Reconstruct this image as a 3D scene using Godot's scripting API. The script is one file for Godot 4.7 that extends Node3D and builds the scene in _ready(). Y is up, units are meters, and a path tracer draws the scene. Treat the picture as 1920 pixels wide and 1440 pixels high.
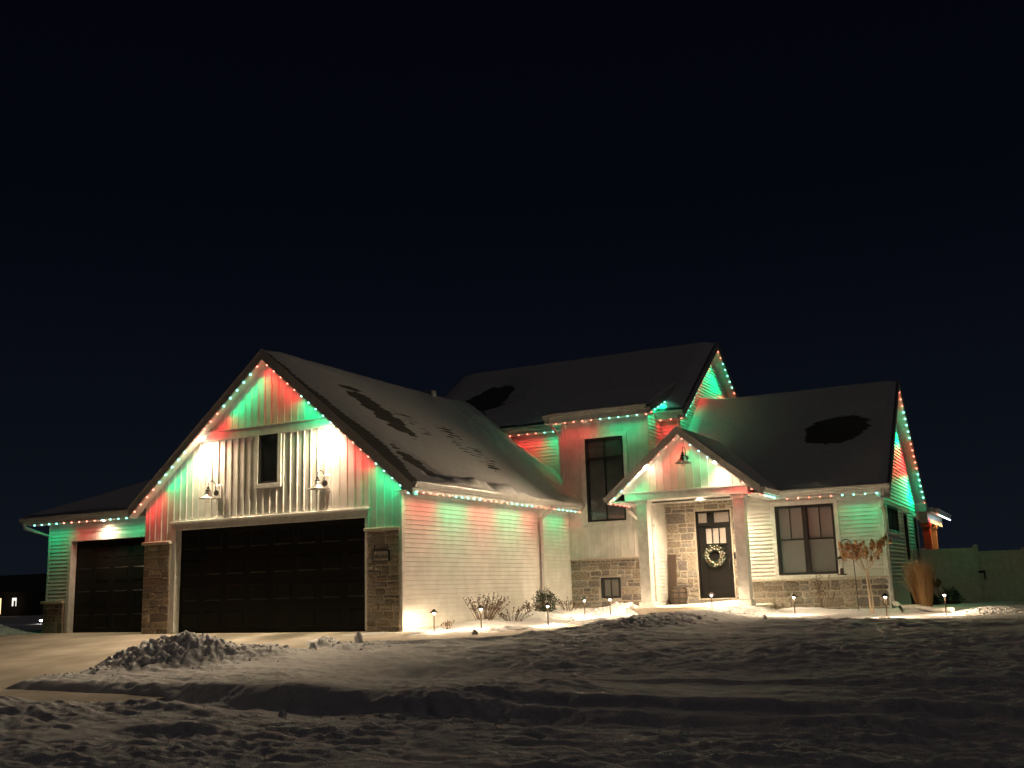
extends Node3D
# A snowy farmhouse at night with red and green roofline lights. Plan units are metres: P(x, y, d) has d running away from the garage front.

class Geo:
	var v := PackedVector3Array()
	var n := PackedVector3Array()
	func tri(a: Vector3, b: Vector3, c: Vector3, dir: Vector3):
		var m := (c - a).cross(b - a)
		if m.length_squared() < 1e-14: return
		m = m.normalized()
		if m.dot(dir) < 0.0:
			m = -m
			v.append_array([a, c, b])
		else:
			v.append_array([a, b, c])
		n.append_array([m, m, m])
	func quad(a, b, c, d, dir):
		tri(a, b, c, dir); tri(a, c, d, dir)
	func smooth(a, b, c, na, nb, nc):
		if ((c - a).cross(b - a)).dot(na + nb + nc) < 0.0:
			v.append_array([a, c, b]); n.append_array([na, nc, nb])
		else:
			v.append_array([a, b, c]); n.append_array([na, nb, nc])
	# p: 0..3 one face in ring order, 4..7 the opposite face in the same order
	func hexa(p):
		var m = Vector3.ZERO
		for q in p: m += q
		m /= 8.0
		for f in [[0, 1, 2, 3], [4, 5, 6, 7], [0, 1, 5, 4], [1, 2, 6, 5], [2, 3, 7, 6], [3, 0, 4, 7]]:
			var c = (p[f[0]] + p[f[1]] + p[f[2]] + p[f[3]]) / 4.0
			quad(p[f[0]], p[f[1]], p[f[2]], p[f[3]], c - m)
	func box(c: Vector3, s: Vector3):
		var h = s / 2.0
		hexa([c + Vector3(-h.x, -h.y, h.z), c + Vector3(h.x, -h.y, h.z), c + Vector3(h.x, h.y, h.z), c + Vector3(-h.x, h.y, h.z), c + Vector3(-h.x, -h.y, -h.z), c + Vector3(h.x, -h.y, -h.z), c + Vector3(h.x, h.y, -h.z), c + Vector3(-h.x, h.y, -h.z)])
	# box in a wall frame with chamfered edges
	func cbox(fr, a0, a1, b0, b1, c0, c1, bev := 0.005):
		var lo = [a0, b0, c0]
		var hi = [a1, b1, c1]
		bev = min(bev, 0.45 * min(a1 - a0, min(b1 - b0, c1 - c0)))
		var pt = func(x): return fr.p(x[0], x[1], x[2])
		var mid = fr.p((a0 + a1) / 2.0, (b0 + b1) / 2.0, (c0 + c1) / 2.0)
		var corner = func(ax, s, i, si, j, sj):
			var x = [0.0, 0.0, 0.0]
			x[ax] = hi[ax] if s > 0 else lo[ax]
			x[i] = (hi[i] - bev) if si > 0 else (lo[i] + bev)
			x[j] = (hi[j] - bev) if sj > 0 else (lo[j] + bev)
			return pt.call(x)
		for ax in 3:
			var i = (ax + 1) % 3
			var j = (ax + 2) % 3
			for s in [-1, 1]:
				var q = [corner.call(ax, s, i, -1, j, -1), corner.call(ax, s, i, 1, j, -1), corner.call(ax, s, i, 1, j, 1), corner.call(ax, s, i, -1, j, 1)]
				quad(q[0], q[1], q[2], q[3], (q[0] + q[2]) / 2.0 - mid)
			for si in [-1, 1]:
				for sj in [-1, 1]:
					var e0 = corner.call(i, si, ax, -1, j, sj)
					var e1 = corner.call(i, si, ax, 1, j, sj)
					var f0 = corner.call(j, sj, ax, -1, i, si)
					var f1 = corner.call(j, sj, ax, 1, i, si)
					quad(e0, e1, f1, f0, (e0 + f1) / 2.0 - mid)
		for sx in [-1, 1]:
			for sy in [-1, 1]:
				for sz in [-1, 1]:
					var k0 = corner.call(0, sx, 1, sy, 2, sz)
					tri(k0, corner.call(1, sy, 0, sx, 2, sz), corner.call(2, sz, 0, sx, 1, sy), k0 - mid)
	func tube(pts, r, sides := 8, r1 := -1.0):
		if r1 < 0.0: r1 = r
		var rings = []
		var ups = []
		var side = Vector3.ZERO
		for i in pts.size():
			var t = (pts[min(i + 1, pts.size() - 1)] - pts[max(i - 1, 0)]).normalized()
			if side == Vector3.ZERO:
				side = t.cross(Vector3(0.31, 0.2, 0.93) if abs(t.y) > 0.7 else Vector3.UP).normalized()
			side = (side - t * side.dot(t)).normalized()
			var up = side.cross(t)
			var rr = lerp(r, r1, float(i) / max(1, pts.size() - 1))
			var ring = []
			var nn = []
			for k in sides:
				var a = TAU * (k + 0.5) / sides
				var w = side * cos(a) + up * sin(a)
				nn.append(w); ring.append(pts[i] + w * rr)
			rings.append(ring); ups.append(nn)
		for i in pts.size() - 1:
			for k in sides:
				var l = (k + 1) % sides
				if sides <= 4:
					quad(rings[i][k], rings[i][l], rings[i + 1][l], rings[i + 1][k], ups[i][k] + ups[i][l])
				else:
					smooth(rings[i][k], rings[i][l], rings[i + 1][l], ups[i][k], ups[i][l], ups[i + 1][l])
					smooth(rings[i][k], rings[i + 1][l], rings[i + 1][k], ups[i][k], ups[i + 1][l], ups[i + 1][k])
		for e in [0, pts.size() - 1]:
			var out = pts[e] - pts[1 if e == 0 else e - 1]
			for k in range(1, sides - 1): tri(rings[e][0], rings[e][k], rings[e][k + 1], out)
	func lathe(o: Vector3, prof, segs := 24):
		for i in prof.size() - 1:
			var p0 = prof[i]
			var p1 = prof[i + 1]
			var e = Vector2(p1.y - p0.y, p0.x - p1.x).normalized()
			for k in segs:
				var a0 = TAU * k / segs
				var a1 = TAU * (k + 1) / segs
				var d0 = Vector3(cos(a0), 0, sin(a0))
				var d1 = Vector3(cos(a1), 0, sin(a1))
				var n0 = d0 * e.x + Vector3.UP * e.y
				var n1 = d1 * e.x + Vector3.UP * e.y
				var q = [o + d0 * p0.x + Vector3.UP * p0.y, o + d1 * p0.x + Vector3.UP * p0.y, o + d1 * p1.x + Vector3.UP * p1.y, o + d0 * p1.x + Vector3.UP * p1.y]
				if p0.x > 1e-5: smooth(q[0], q[1], q[2], n0, n1, n1)
				if p1.x > 1e-5: smooth(q[0], q[2], q[3], n0, n1, n0)
	func ball(c: Vector3, r, segs := 8, squash := Vector3.ONE):
		for i in segs / 2:
			for k in segs:
				var q = []
				for e in [[i, k], [i, k + 1], [i + 1, k + 1], [i + 1, k]]:
					var la = PI * e[0] / (segs / 2) - PI / 2
					var lo = TAU * e[1] / segs
					q.append(Vector3(cos(la) * cos(lo), sin(la), cos(la) * sin(lo)))
				if i > 0: smooth(c + q[0] * r * squash, c + q[1] * r * squash, c + q[2] * r * squash, q[0], q[1], q[2])
				if i < segs / 2 - 1 or i == 0: smooth(c + q[0] * r * squash, c + q[2] * r * squash, c + q[3] * r * squash, q[0], q[2], q[3])
	# profile polygon (x along side, y along up) swept from a to b
	func sweep(poly: PackedVector2Array, a: Vector3, b: Vector3, side: Vector3, up: Vector3):
		var mid = Vector2.ZERO
		for q in poly: mid += q / poly.size()
		var at = func(o, q): return o + side * q.x + up * q.y
		for i in poly.size():
			var j = (i + 1) % poly.size()
			var e = poly[j] - poly[i]
			var nn = Vector2(e.y, -e.x)
			if not Geometry2D.is_polygon_clockwise(poly): nn = nn
			else: nn = -nn
			quad(at.call(a, poly[i]), at.call(a, poly[j]), at.call(b, poly[j]), at.call(b, poly[i]), side * nn.x + up * nn.y)
		var t = Geometry2D.triangulate_polygon(poly)
		for i in range(0, t.size(), 3):
			tri(at.call(a, poly[t[i]]), at.call(a, poly[t[i + 1]]), at.call(a, poly[t[i + 2]]), a - b)
			tri(at.call(b, poly[t[i]]), at.call(b, poly[t[i + 1]]), at.call(b, poly[t[i + 2]]), b - a)
	func mesh(m: Material) -> ArrayMesh:
		var a = []
		a.resize(Mesh.ARRAY_MAX)
		a[Mesh.ARRAY_VERTEX] = v
		a[Mesh.ARRAY_NORMAL] = n
		var r := ArrayMesh.new()
		r.add_surface_from_arrays(Mesh.PRIMITIVE_TRIANGLES, a)
		r.surface_set_material(0, m)
		return r

class Fr:
	var o: Vector3
	var u: Vector3
	var w: Vector3
	func _init(o_, u_, w_):
		o = o_; u = u_; w = w_
	func p(a, b, c := 0.0) -> Vector3: return o + u * a + Vector3.UP * b + w * c

var M := {}
var rng := RandomNumberGenerator.new()
var nz := FastNoiseLite.new()
var nz2 := FastNoiseLite.new()
var nzc := FastNoiseLite.new()
var taken := {}
var house: Node3D
var WARM := Color(1.0, 0.885, 0.73)
var board_geo := {}

func P(x, y, d) -> Vector3: return Vector3(x, y, -d)
func front(d) -> Fr: return Fr.new(P(0, 0, d), Vector3.RIGHT, Vector3(0, 0, 1))
func right_side(x) -> Fr: return Fr.new(P(x, 0, 0), Vector3(0, 0, -1), Vector3.RIGHT)

func numbered(s: String) -> String:
	if not taken.has(s):
		taken[s] = 0
		return s
	taken[s] += 1
	return "%s_%03d" % [s, taken[s]]
func tag(o, label, category, group = "", kind = ""):
	o.set_meta("label", label); o.set_meta("category", category)
	if group != "": o.set_meta("group", group)
	if kind != "": o.set_meta("kind", kind)
	return o
func thing(called, at: Vector3, label, category, group = "", turn = 0.0) -> Node3D:
	var o := Node3D.new()
	o.name = numbered(called)
	add_child(o)
	o.position = at
	o.rotation.y = turn
	tag(o, label, category, group)
	return o
# geometry given in world coordinates is moved into the parent's own space
func put(called, g, m, parent = null, world := true) -> MeshInstance3D:
	var o := MeshInstance3D.new()
	o.mesh = g if g is Mesh else g.mesh(m)
	if parent == null:
		o.name = numbered(called)
		add_child(o)
	else:
		o.name = called
		parent.add_child(o, true)
		if world: o.transform = parent.global_transform.affine_inverse()
	return o
func struct(called, g, m) -> MeshInstance3D:
	var o = put(called, g, m)
	o.set_meta("kind", "structure")
	return o
func omni(at: Vector3, e, c, size, parent = self):
	var l := OmniLight3D.new()
	parent.add_child(l)
	l.global_position = at
	l.light_energy = e; l.light_color = c; l.light_size = size
	l.omni_range = 40.0; l.omni_attenuation = 2.0; l.shadow_enabled = true
	return l
func spot(at: Vector3, dir: Vector3, e, c, size, angle, soft, parent = self):
	var l := SpotLight3D.new()
	parent.add_child(l)
	var up = Vector3.UP if abs(dir.normalized().y) < 0.95 else Vector3.RIGHT
	l.global_transform = Transform3D(Basis.looking_at(dir.normalized(), up), at)
	l.light_energy = e; l.light_color = c; l.light_size = size
	l.spot_range = 40.0; l.spot_attenuation = 2.0; l.spot_angle = angle; l.spot_angle_attenuation = soft; l.shadow_enabled = true
	return l

# ---------------------------------------------------------------- materials
func lin(r, g, b) -> Color: return Color(r, g, b).linear_to_srgb()
func noise_tex(freq, seed_, normal := false, strength := 1.0, size := 512, c0 := Color(0.8, 0.8, 0.8), c1 := Color.WHITE, oct := 4):
	var t := NoiseTexture2D.new()
	t.width = size; t.height = size; t.seamless = true
	var n := FastNoiseLite.new()
	n.seed = seed_; n.frequency = freq; n.fractal_octaves = oct
	n.noise_type = FastNoiseLite.TYPE_SIMPLEX_SMOOTH
	t.noise = n
	if normal:
		t.as_normal_map = true; t.bump_strength = strength
	else:
		var g := Gradient.new()
		g.set_color(0, c0); g.set_color(1, c1)
		t.color_ramp = g
	return t
func mat(key, col: Color, rough := 0.6, metal := 0.0) -> StandardMaterial3D:
	var m := StandardMaterial3D.new()
	m.albedo_color = col; m.roughness = rough; m.metallic = metal
	M[key] = m
	return m
func tri_map(m, scale, tex = null, nrm = null, depth := 1.0):
	m.uv1_triplanar = true; m.uv1_world_triplanar = true; m.uv1_scale = Vector3.ONE * scale
	if tex: m.albedo_texture = tex
	if nrm:
		m.normal_enabled = true; m.normal_texture = nrm; m.normal_scale = depth
func materials():
	var grain_n = noise_tex(0.03, 3, true, 6.0)
	var fine_n = noise_tex(0.09, 5, true, 5.0)
	var blotch = noise_tex(0.012, 7, false, 1.0, 512, Color(0.86, 0.86, 0.85))
	var stone_c = noise_tex(0.03, 11, false, 1.0, 512, Color(0.55, 0.53, 0.5), Color(1, 1, 1), 5)
	var wear = noise_tex(0.02, 13, false, 1.0, 512, Color(0.72, 0.71, 0.7), Color.WHITE, 6)
	tri_map(mat("siding", lin(0.74, 0.73, 0.70), 0.5), 0.3, blotch)
	tri_map(mat("trim", lin(0.78, 0.77, 0.75), 0.4), 0.7, blotch)
	tri_map(mat("gutter", lin(0.72, 0.71, 0.69), 0.3), 0.7, blotch)
	tri_map(mat("fascia", lin(0.50, 0.48, 0.46), 0.35), 0.7, blotch)
	tri_map(mat("black", lin(0.013, 0.0125, 0.012), 0.45), 1.0, null, fine_n, 0.15)
	tri_map(mat("door_black", lin(0.011, 0.0105, 0.0095), 0.5), 1.0, wear, fine_n, 0.2)
	tri_map(mat("mortar", lin(0.68, 0.62, 0.53), 0.9), 1.2, wear, fine_n, 0.8)
	var tones = [Vector3(0.31, 0.245, 0.175), Vector3(0.25, 0.20, 0.15), Vector3(0.36, 0.29, 0.21), Vector3(0.20, 0.165, 0.135), Vector3(0.30, 0.26, 0.21), Vector3(0.27, 0.205, 0.15)]
	for i in 6: tri_map(mat("stone%d" % i, lin(tones[i].x * 1.55, tones[i].y * 1.7, tones[i].z * 1.95), 0.88), 0.9, stone_c, fine_n, 0.9)
	for i in 6: tri_map(mat("dark_stone%d" % i, lin(tones[i].x * 1.6, tones[i].y * 1.65, tones[i].z * 1.75), 0.88), 0.9, stone_c, fine_n, 0.9)
	tri_map(mat("dark_mortar", lin(0.72, 0.63, 0.52), 0.9), 1.2, wear, fine_n, 0.8)
	tri_map(mat("shingle", lin(0.20, 0.195, 0.185), 0.9), 1.5, stone_c, fine_n, 0.8)
	tri_map(mat("snow", lin(0.78, 0.78, 0.80), 0.75), 0.9, noise_tex(0.02, 17, false, 1.0, 512, Color(0.90, 0.90, 0.91)), fine_n, 0.9)
	tri_map(mat("roof_snow", lin(0.78, 0.78, 0.78), 0.8), 0.7, noise_tex(0.02, 19, false, 1.0, 512, Color(0.88, 0.88, 0.88)), grain_n, 0.25)
	tri_map(mat("concrete", lin(0.66, 0.60, 0.52), 0.85), 0.10, noise_tex(0.006, 23, false, 1.0, 1024, Color(0.74, 0.72, 0.69), Color(1, 1, 1), 6))
	tri_map(mat("cedar", lin(0.42, 0.21, 0.09), 0.6), 1.0, wear)
	tri_map(mat("fence", lin(0.66, 0.66, 0.62), 0.5), 0.6, blotch)
	tri_map(mat("old_wood", lin(0.085, 0.055, 0.038), 0.75), 2.0, wear, grain_n, 0.6)
	tri_map(mat("barrel", lin(0.13, 0.09, 0.06), 0.75), 2.0, wear, grain_n, 0.6)
	M.door_black.metallic_specular = 0.3
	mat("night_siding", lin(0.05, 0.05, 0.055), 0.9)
	mat("iron", lin(0.03, 0.03, 0.03), 0.55, 0.4)
	mat("bronze", lin(0.10, 0.075, 0.055), 0.45, 0.6)
	tri_map(mat("galvanized", lin(0.42, 0.41, 0.40), 0.33, 0.75), 2.0, wear)
	mat("dark_metal", lin(0.07, 0.07, 0.07), 0.4, 0.5)
	mat("shade_cloth", lin(0.42, 0.40, 0.39), 0.9)
	mat("pale_cloth", lin(0.62, 0.54, 0.50), 0.9)
	mat("grey_cloth", lin(0.30, 0.28, 0.25), 0.9)
	mat("interior", lin(0.05, 0.05, 0.05), 0.9)
	mat("leaf", lin(0.035, 0.05, 0.022), 0.7)
	mat("needle", lin(0.03, 0.05, 0.022), 0.7)
	mat("pine_cone", lin(0.16, 0.09, 0.05), 0.8)
	mat("twig", lin(0.11, 0.075, 0.05), 0.85)
	mat("pale_twig", lin(0.55, 0.45, 0.33), 0.8)
	mat("dry_grass", lin(0.46, 0.29, 0.14), 0.85)
	mat("dry_grass_dark", lin(0.30, 0.18, 0.08), 0.85)
	mat("seed_head", lin(0.085, 0.05, 0.03), 0.85)
	for i in 3:
		var hc = [Vector3(0.58, 0.33, 0.16), Vector3(0.42, 0.22, 0.11), Vector3(0.68, 0.45, 0.26)][i]
		var h = mat("flower%d" % i, lin(hc.x, hc.y, hc.z), 0.85)
		h.backlight_enabled = true; h.backlight = lin(hc.x * 0.5, hc.y * 0.5, hc.z * 0.5)
	var g = mat("glass", Color(0.6, 0.62, 0.64, 0.10), 0.03)
	g.transparency = BaseMaterial3D.TRANSPARENCY_ALPHA
	var jar = mat("jar", Color(0.9, 0.9, 0.88, 0.16), 0.04)
	jar.transparency = BaseMaterial3D.TRANSPARENCY_ALPHA
	glow("led_green", Color(0.50, 1.0, 0.86), 2.6)
	glow("led_red", Color(1.0, 0.46, 0.38), 2.6)
	glow("led_white", Color(0.85, 0.97, 1.0), 3.0)
	glow("lens", Color(1.0, 0.93, 0.80), 14.0)
	glow("path_lens", Color(1.0, 0.97, 0.92), 9.0)
	glow("wreath_bulb", Color(1.0, 0.90, 0.70), 1.3)
	glow("lit_window", Color(1.0, 0.82, 0.60), 0.55)
	glow("lit_blind", Color(0.95, 0.93, 0.88), 0.42)
func glow(key, c, e):
	var m = mat(key, Color(0.05, 0.05, 0.05), 0.5)
	m.emission_enabled = true; m.emission = c; m.emission_energy_multiplier = e

# ---------------------------------------------------------------- house pieces
func part(called, g, m, parent = null) -> MeshInstance3D: return put(called, g, m, house if parent == null else parent)
func top_at(prof, a) -> float:
	for i in prof.size() - 1:
		if a <= prof[i + 1].x + 1e-6:
			var t = (a - prof[i].x) / max(1e-6, prof[i + 1].x - prof[i].x)
			return lerp(prof[i].y, prof[i + 1].y, clamp(t, 0.0, 1.0))
	return prof[-1].y
func span_at(prof, b):
	var lo = INF
	var hi = -INF
	for i in prof.size() - 1:
		var p = prof[i]
		var q = prof[i + 1]
		for e in [p, q]:
			if e.y >= b - 1e-6:
				lo = min(lo, e.x); hi = max(hi, e.x)
		if (p.y - b) * (q.y - b) < 0.0:
			var x = lerp(p.x, q.x, (b - p.y) / (q.y - p.y))
			lo = min(lo, x); hi = max(hi, x)
	return Vector2(lo, hi)
func wall(called, fr: Fr, prof, v0, holes, th, m) -> MeshInstance3D:
	var g := Geo.new()
	var cuts = []
	for p in prof: cuts.append(p.x)
	for h in holes:
		cuts.append(h.position.x); cuts.append(h.end.x)
	cuts.sort()
	for i in cuts.size() - 1:
		var a0 = cuts[i]
		var a1 = cuts[i + 1]
		if a1 - a0 < 0.002: continue
		var mid = (a0 + a1) / 2.0
		var from = v0
		var hs = []
		for h in holes:
			if mid > h.position.x and mid < h.end.x: hs.append(h)
		hs.sort_custom(func(x, y): return x.position.y < y.position.y)
		for h in hs:
			if h.position.y > from + 0.001: g.hexa([fr.p(a0, from), fr.p(a1, from), fr.p(a1, h.position.y), fr.p(a0, h.position.y), fr.p(a0, from, -th), fr.p(a1, from, -th), fr.p(a1, h.position.y, -th), fr.p(a0, h.position.y, -th)])
			from = h.end.y
		var t0 = top_at(prof, a0 + 1e-4)
		var t1 = top_at(prof, a1 - 1e-4)
		if max(t0, t1) > from + 0.001: g.hexa([fr.p(a0, from), fr.p(a1, from), fr.p(a1, max(t1, from)), fr.p(a0, max(t0, from)), fr.p(a0, from, -th), fr.p(a1, from, -th), fr.p(a1, max(t1, from), -th), fr.p(a0, max(t0, from), -th)])
	return part(called, g, m)
func cut_out(list, h0, h1):
	var out = []
	for s in list:
		if h1 <= s.x or h0 >= s.y: out.append(s)
		else:
			if h0 > s.x + 0.02: out.append(Vector2(s.x, h0))
			if h1 < s.y - 0.02: out.append(Vector2(h1, s.y))
	return out
func siding(w, fr: Fr, prof, v0, v1, holes, expo := 0.1016):
	var b = v0
	while b < v1 - 0.01:
		var b1 = min(b + expo, v1)
		var s0 = span_at(prof, b)
		var s1 = span_at(prof, b1)
		if s0.x > s0.y: break
		if s1.x > s1.y: s1 = Vector2((s0.x + s0.y) / 2.0 - 0.01, (s0.x + s0.y) / 2.0 + 0.01)
		var runs = [s0]
		for h in holes:
			if min(b1, h.end.y) - max(b, h.position.y) > 0.35 * (b1 - b): runs = cut_out(runs, h.position.x, h.end.x)
		for s in runs:
			var l1 = s1.x if s.x == s0.x else s.x
			var r1 = s1.y if s.y == s0.y else s.y
			var g := Geo.new()
			var pr = 0.027 + rng.randf_range(-0.002, 0.002)
			g.hexa([fr.p(s.x, b), fr.p(s.y, b), fr.p(r1, b1), fr.p(l1, b1), fr.p(s.x, b + 0.002, pr), fr.p(s.y, b + 0.002, pr), fr.p(r1, b1, 0.004), fr.p(l1, b1, 0.004)])
			part("siding_board", g, M.siding, w)
		b = b1
func battens(w, fr: Fr, prof, v0, a0, a1, holes, step := 0.2032, vmax := INF, drop := 0.0, proud := 0.015):
	var a = a0
	while a < a1:
		var top = min(min(top_at(prof, a - 0.015), top_at(prof, a + 0.015)) - drop, vmax)
		var runs = [Vector2(v0, top)]
		for h in holes:
			if a > h.position.x - 0.02 and a < h.end.x + 0.02: runs = cut_out(runs, h.position.y, h.end.y)
		for s in runs:
			if s.y - s.x < 0.05: continue
			var g := Geo.new()
			g.hexa([fr.p(a - 0.020, s.x), fr.p(a + 0.020, s.x), fr.p(a + 0.020, s.y), fr.p(a - 0.020, s.y), fr.p(a - 0.012, s.x, proud), fr.p(a + 0.012, s.x, proud), fr.p(a + 0.012, s.y, proud), fr.p(a - 0.012, s.y, proud)])
			part("batten", g, M.siding, w)
		a += step
func stone_block(fr: Fr, a0, a1, b0, b1, c0, depth) -> Geo:
	var g := Geo.new()
	var w = a1 - a0
	var h = b1 - b0
	var j = min(w, h) * 0.09
	var ring = []
	for e in [Vector2(0.02, 0.06), Vector2(0.3, 0), Vector2(0.7, 0), Vector2(0.98, 0.05), Vector2(1, 0.5), Vector2(0.97, 0.94), Vector2(0.65, 1), Vector2(0.3, 1), Vector2(0.03, 0.95), Vector2(0, 0.5)]:
		ring.append(Vector2(clamp(a0 + e.x * w + rng.randf_range(-j, j), a0, a1), clamp(b0 + e.y * h + rng.randf_range(-j, j), b0, b1)))
	var mid = Vector2((a0 + a1) / 2.0, (b0 + b1) / 2.0)
	var inset = []
	for q in ring:
		var d = (mid - q)
		inset.append([q + d.normalized() * 0.014, depth - 0.004 + rng.randf_range(-0.004, 0.004)])
	var cm = fr.p(mid.x, mid.y, c0 + depth + rng.randf_range(-0.002, 0.008))
	var centre = fr.p(mid.x, mid.y, c0)
	var k = ring.size()
	for i in k:
		var l = (i + 1) % k
		var p0 = fr.p(ring[i].x, ring[i].y, c0)
		var p1 = fr.p(ring[l].x, ring[l].y, c0)
		var f0 = fr.p(inset[i][0].x, inset[i][0].y, c0 + inset[i][1])
		var f1 = fr.p(inset[l][0].x, inset[l][0].y, c0 + inset[l][1])
		var m0 = fr.p(ring[i].x, ring[i].y, c0 + depth * 0.6)
		var m1 = fr.p(ring[l].x, ring[l].y, c0 + depth * 0.6)
		g.quad(p0, p1, m1, m0, (p0 + p1) / 2.0 - centre)
		g.quad(m0, m1, f1, f0, (m0 + m1) / 2.0 - centre)
		g.tri(f0, f1, cm, fr.w)
	return g
func stones(w, fr: Fr, a0, a1, b0, b1, holes, c0, seed_, key := "stone"):
	rng.seed = seed_
	var gap = 0.022
	var b = b0
	while b < b1 - 0.03:
		var h = [0.15, 0.21, 0.27, 0.31, 0.19][rng.randi() % 5]
		if b + h > b1 - 0.07: h = b1 - b
		var a = a0
		while a < a1 - 0.01:
			var l = rng.randf_range(0.8, 2.6) * h
			l = clamp(l, 0.15, 0.60)
			if a + l > a1 - 0.10: l = a1 - a
			var pieces = [Rect2(a, b, l, h)]
			if h > 0.18 and rng.randf() < 0.45:
				var f = rng.randf_range(0.35, 0.65)
				pieces = [Rect2(a, b, l, h * f), Rect2(a, b + h * f, l, h * (1 - f))]
				if l > 0.36:
					var s = rng.randf_range(0.35, 0.65)
					pieces[1] = Rect2(a, b + h * f, l * s, h * (1 - f))
					pieces.append(Rect2(a + l * s, b + h * f, l * (1 - s), h * (1 - f)))
			for r in pieces:
				var ok = true
				for q in holes:
					if not r.intersects(q): continue
					var left = q.position.x - r.position.x
					var right = r.end.x - q.end.x
					var below = q.position.y - r.position.y
					var above = r.end.y - q.end.y
					var best = max(max(left, right), max(below, above))
					if best < 0.07: ok = false
					elif best == left: r.size.x = left
					elif best == right: r = Rect2(q.end.x, r.position.y, right, r.size.y)
					elif best == below: r.size.y = below
					else: r = Rect2(r.position.x, q.end.y, r.size.x, above)
				if not ok or r.size.x < 0.06 or r.size.y < 0.05: continue
				var g = stone_block(fr, r.position.x + gap / 2, r.end.x - gap / 2, r.position.y + gap / 2, r.end.y - gap / 2, c0, rng.randf_range(0.016, 0.030))
				part("stone", g, M["%s%d" % [key, rng.randi() % 6]], w)
			a += l
		b += h
func roof_slab(called, e0: Vector3, e1: Vector3, r1: Vector3, r0: Vector3, th := 0.16) -> MeshInstance3D:
	var g := Geo.new()
	var d = Vector3(0, -th, 0)
	g.hexa([e0, e1, r1, r0, e0 + d * 0.25, e1 + d * 0.25, r1 + d, r0 + d])
	return part(called, g, M.shingle)
# loose shingle courses over a roof plane; their butts stand a few millimetres proud
func shingles(roof, e0: Vector3, along: Vector3, up: Vector3, L, S, seed_):
	rng.seed = seed_
	var nn = along.cross(up).normalized()
	if nn.y < 0: nn = -nn
	var g := Geo.new()
	var rows = int(S / 0.143)
	for r in rows:
		var s0 = r * 0.143
		var s1 = min(s0 + 0.15, S)
		var a = 0.0
		while a < L - 0.01:
			var l = min(rng.randf_range(0.16, 0.34), L - a)
			var t = rng.randf_range(0.010, 0.017)
			var q = func(x, s, h): return e0 + along * x + up * s + nn * h
			g.quad(q.call(a, s0, t), q.call(a + l, s0, t), q.call(a + l, s1, 0.003), q.call(a, s1, 0.003), nn)
			g.quad(q.call(a, s0, 0.0), q.call(a + l, s0, 0.0), q.call(a + l, s0, t), q.call(a, s0, t), -up)
			g.quad(q.call(a + l, s0, 0.0), q.call(a + l, s0, t), q.call(a + l, s1, 0.003), q.call(a + l, s1, 0.0), along)
			a += l
	var o = part("shingles", g, M.shingle, roof)
	o.set_meta("kind", "stuff")
# a blanket of snow over a roof plane: thick(x, s) in metres, below zero lets the shingles show
func snow_sheet(called, label, e0: Vector3, along: Vector3, up: Vector3, L, S, cell, thick: Callable):
	var nn = along.cross(up).normalized()
	if nn.y < 0: nn = -nn
	var nx = int(ceil(L / cell))
	var ns = int(ceil(S / cell))
	var pos := PackedVector3Array()
	for i in ns + 1:
		for k in nx + 1:
			var x = L * k / nx
			var s = S * i / ns
			var t = thick.call(x, s)
			if i == 1: s = 0.004
			if i == 1 and t > 0.0: t = thick.call(x, 0.02)
			if k == 0 or k == nx or i == 0 or i == ns: t = -0.03
			pos.append(e0 + along * x + up * s + nn * t)
	var o = put(called, grid_mesh(pos, nx + 1, ns + 1, M.roof_snow), null)
	tag(o, label, "snow", "", "stuff")
	return o
func grid_mesh(pos: PackedVector3Array, w, h, m) -> ArrayMesh:
	var nor := PackedVector3Array()
	nor.resize(pos.size())
	var sgn = 1.0 if (pos[w - 1] - pos[0]).cross(pos[(h - 1) * w] - pos[0]).y >= 0.0 else -1.0
	for i in h:
		for k in w:
			var a = pos[i * w + min(k + 1, w - 1)] - pos[i * w + max(k - 1, 0)]
			var b = pos[min(i + 1, h - 1) * w + k] - pos[max(i - 1, 0) * w + k]
			var c = a.cross(b).normalized()
			nor[i * w + k] = c * sgn
	var idx := PackedInt32Array()
	var flip = sgn > 0.0
	for i in h - 1:
		for k in w - 1:
			var p = i * w + k
			if flip: idx.append_array([p, p + w, p + 1, p + 1, p + w, p + w + 1])
			else: idx.append_array([p, p + 1, p + w, p + 1, p + w + 1, p + w])
	var a = []
	a.resize(Mesh.ARRAY_MAX)
	a[Mesh.ARRAY_VERTEX] = pos
	a[Mesh.ARRAY_NORMAL] = nor
	a[Mesh.ARRAY_INDEX] = idx
	var r := ArrayMesh.new()
	r.add_surface_from_arrays(Mesh.PRIMITIVE_TRIANGLES, a)
	r.surface_set_material(0, m)
	return r
func gutter(a: Vector3, b: Vector3, outward: Vector3) -> MeshInstance3D:
	var g := Geo.new()
	g.sweep(PackedVector2Array([Vector2(0, 0), Vector2(0.075, 0), Vector2(0.08, 0.03), Vector2(0.105, 0.062), Vector2(0.11, 0.10), Vector2(0.125, 0.104), Vector2(0.125, 0.13), Vector2(0, 0.13)]), a, b, outward, Vector3.UP)
	return part("gutter", g, M.gutter)
func downspout(pts, parent):
	var g := Geo.new()
	g.tube(pts, 0.052, 4)
	return part("downspout", g, M.gutter, parent)
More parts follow.
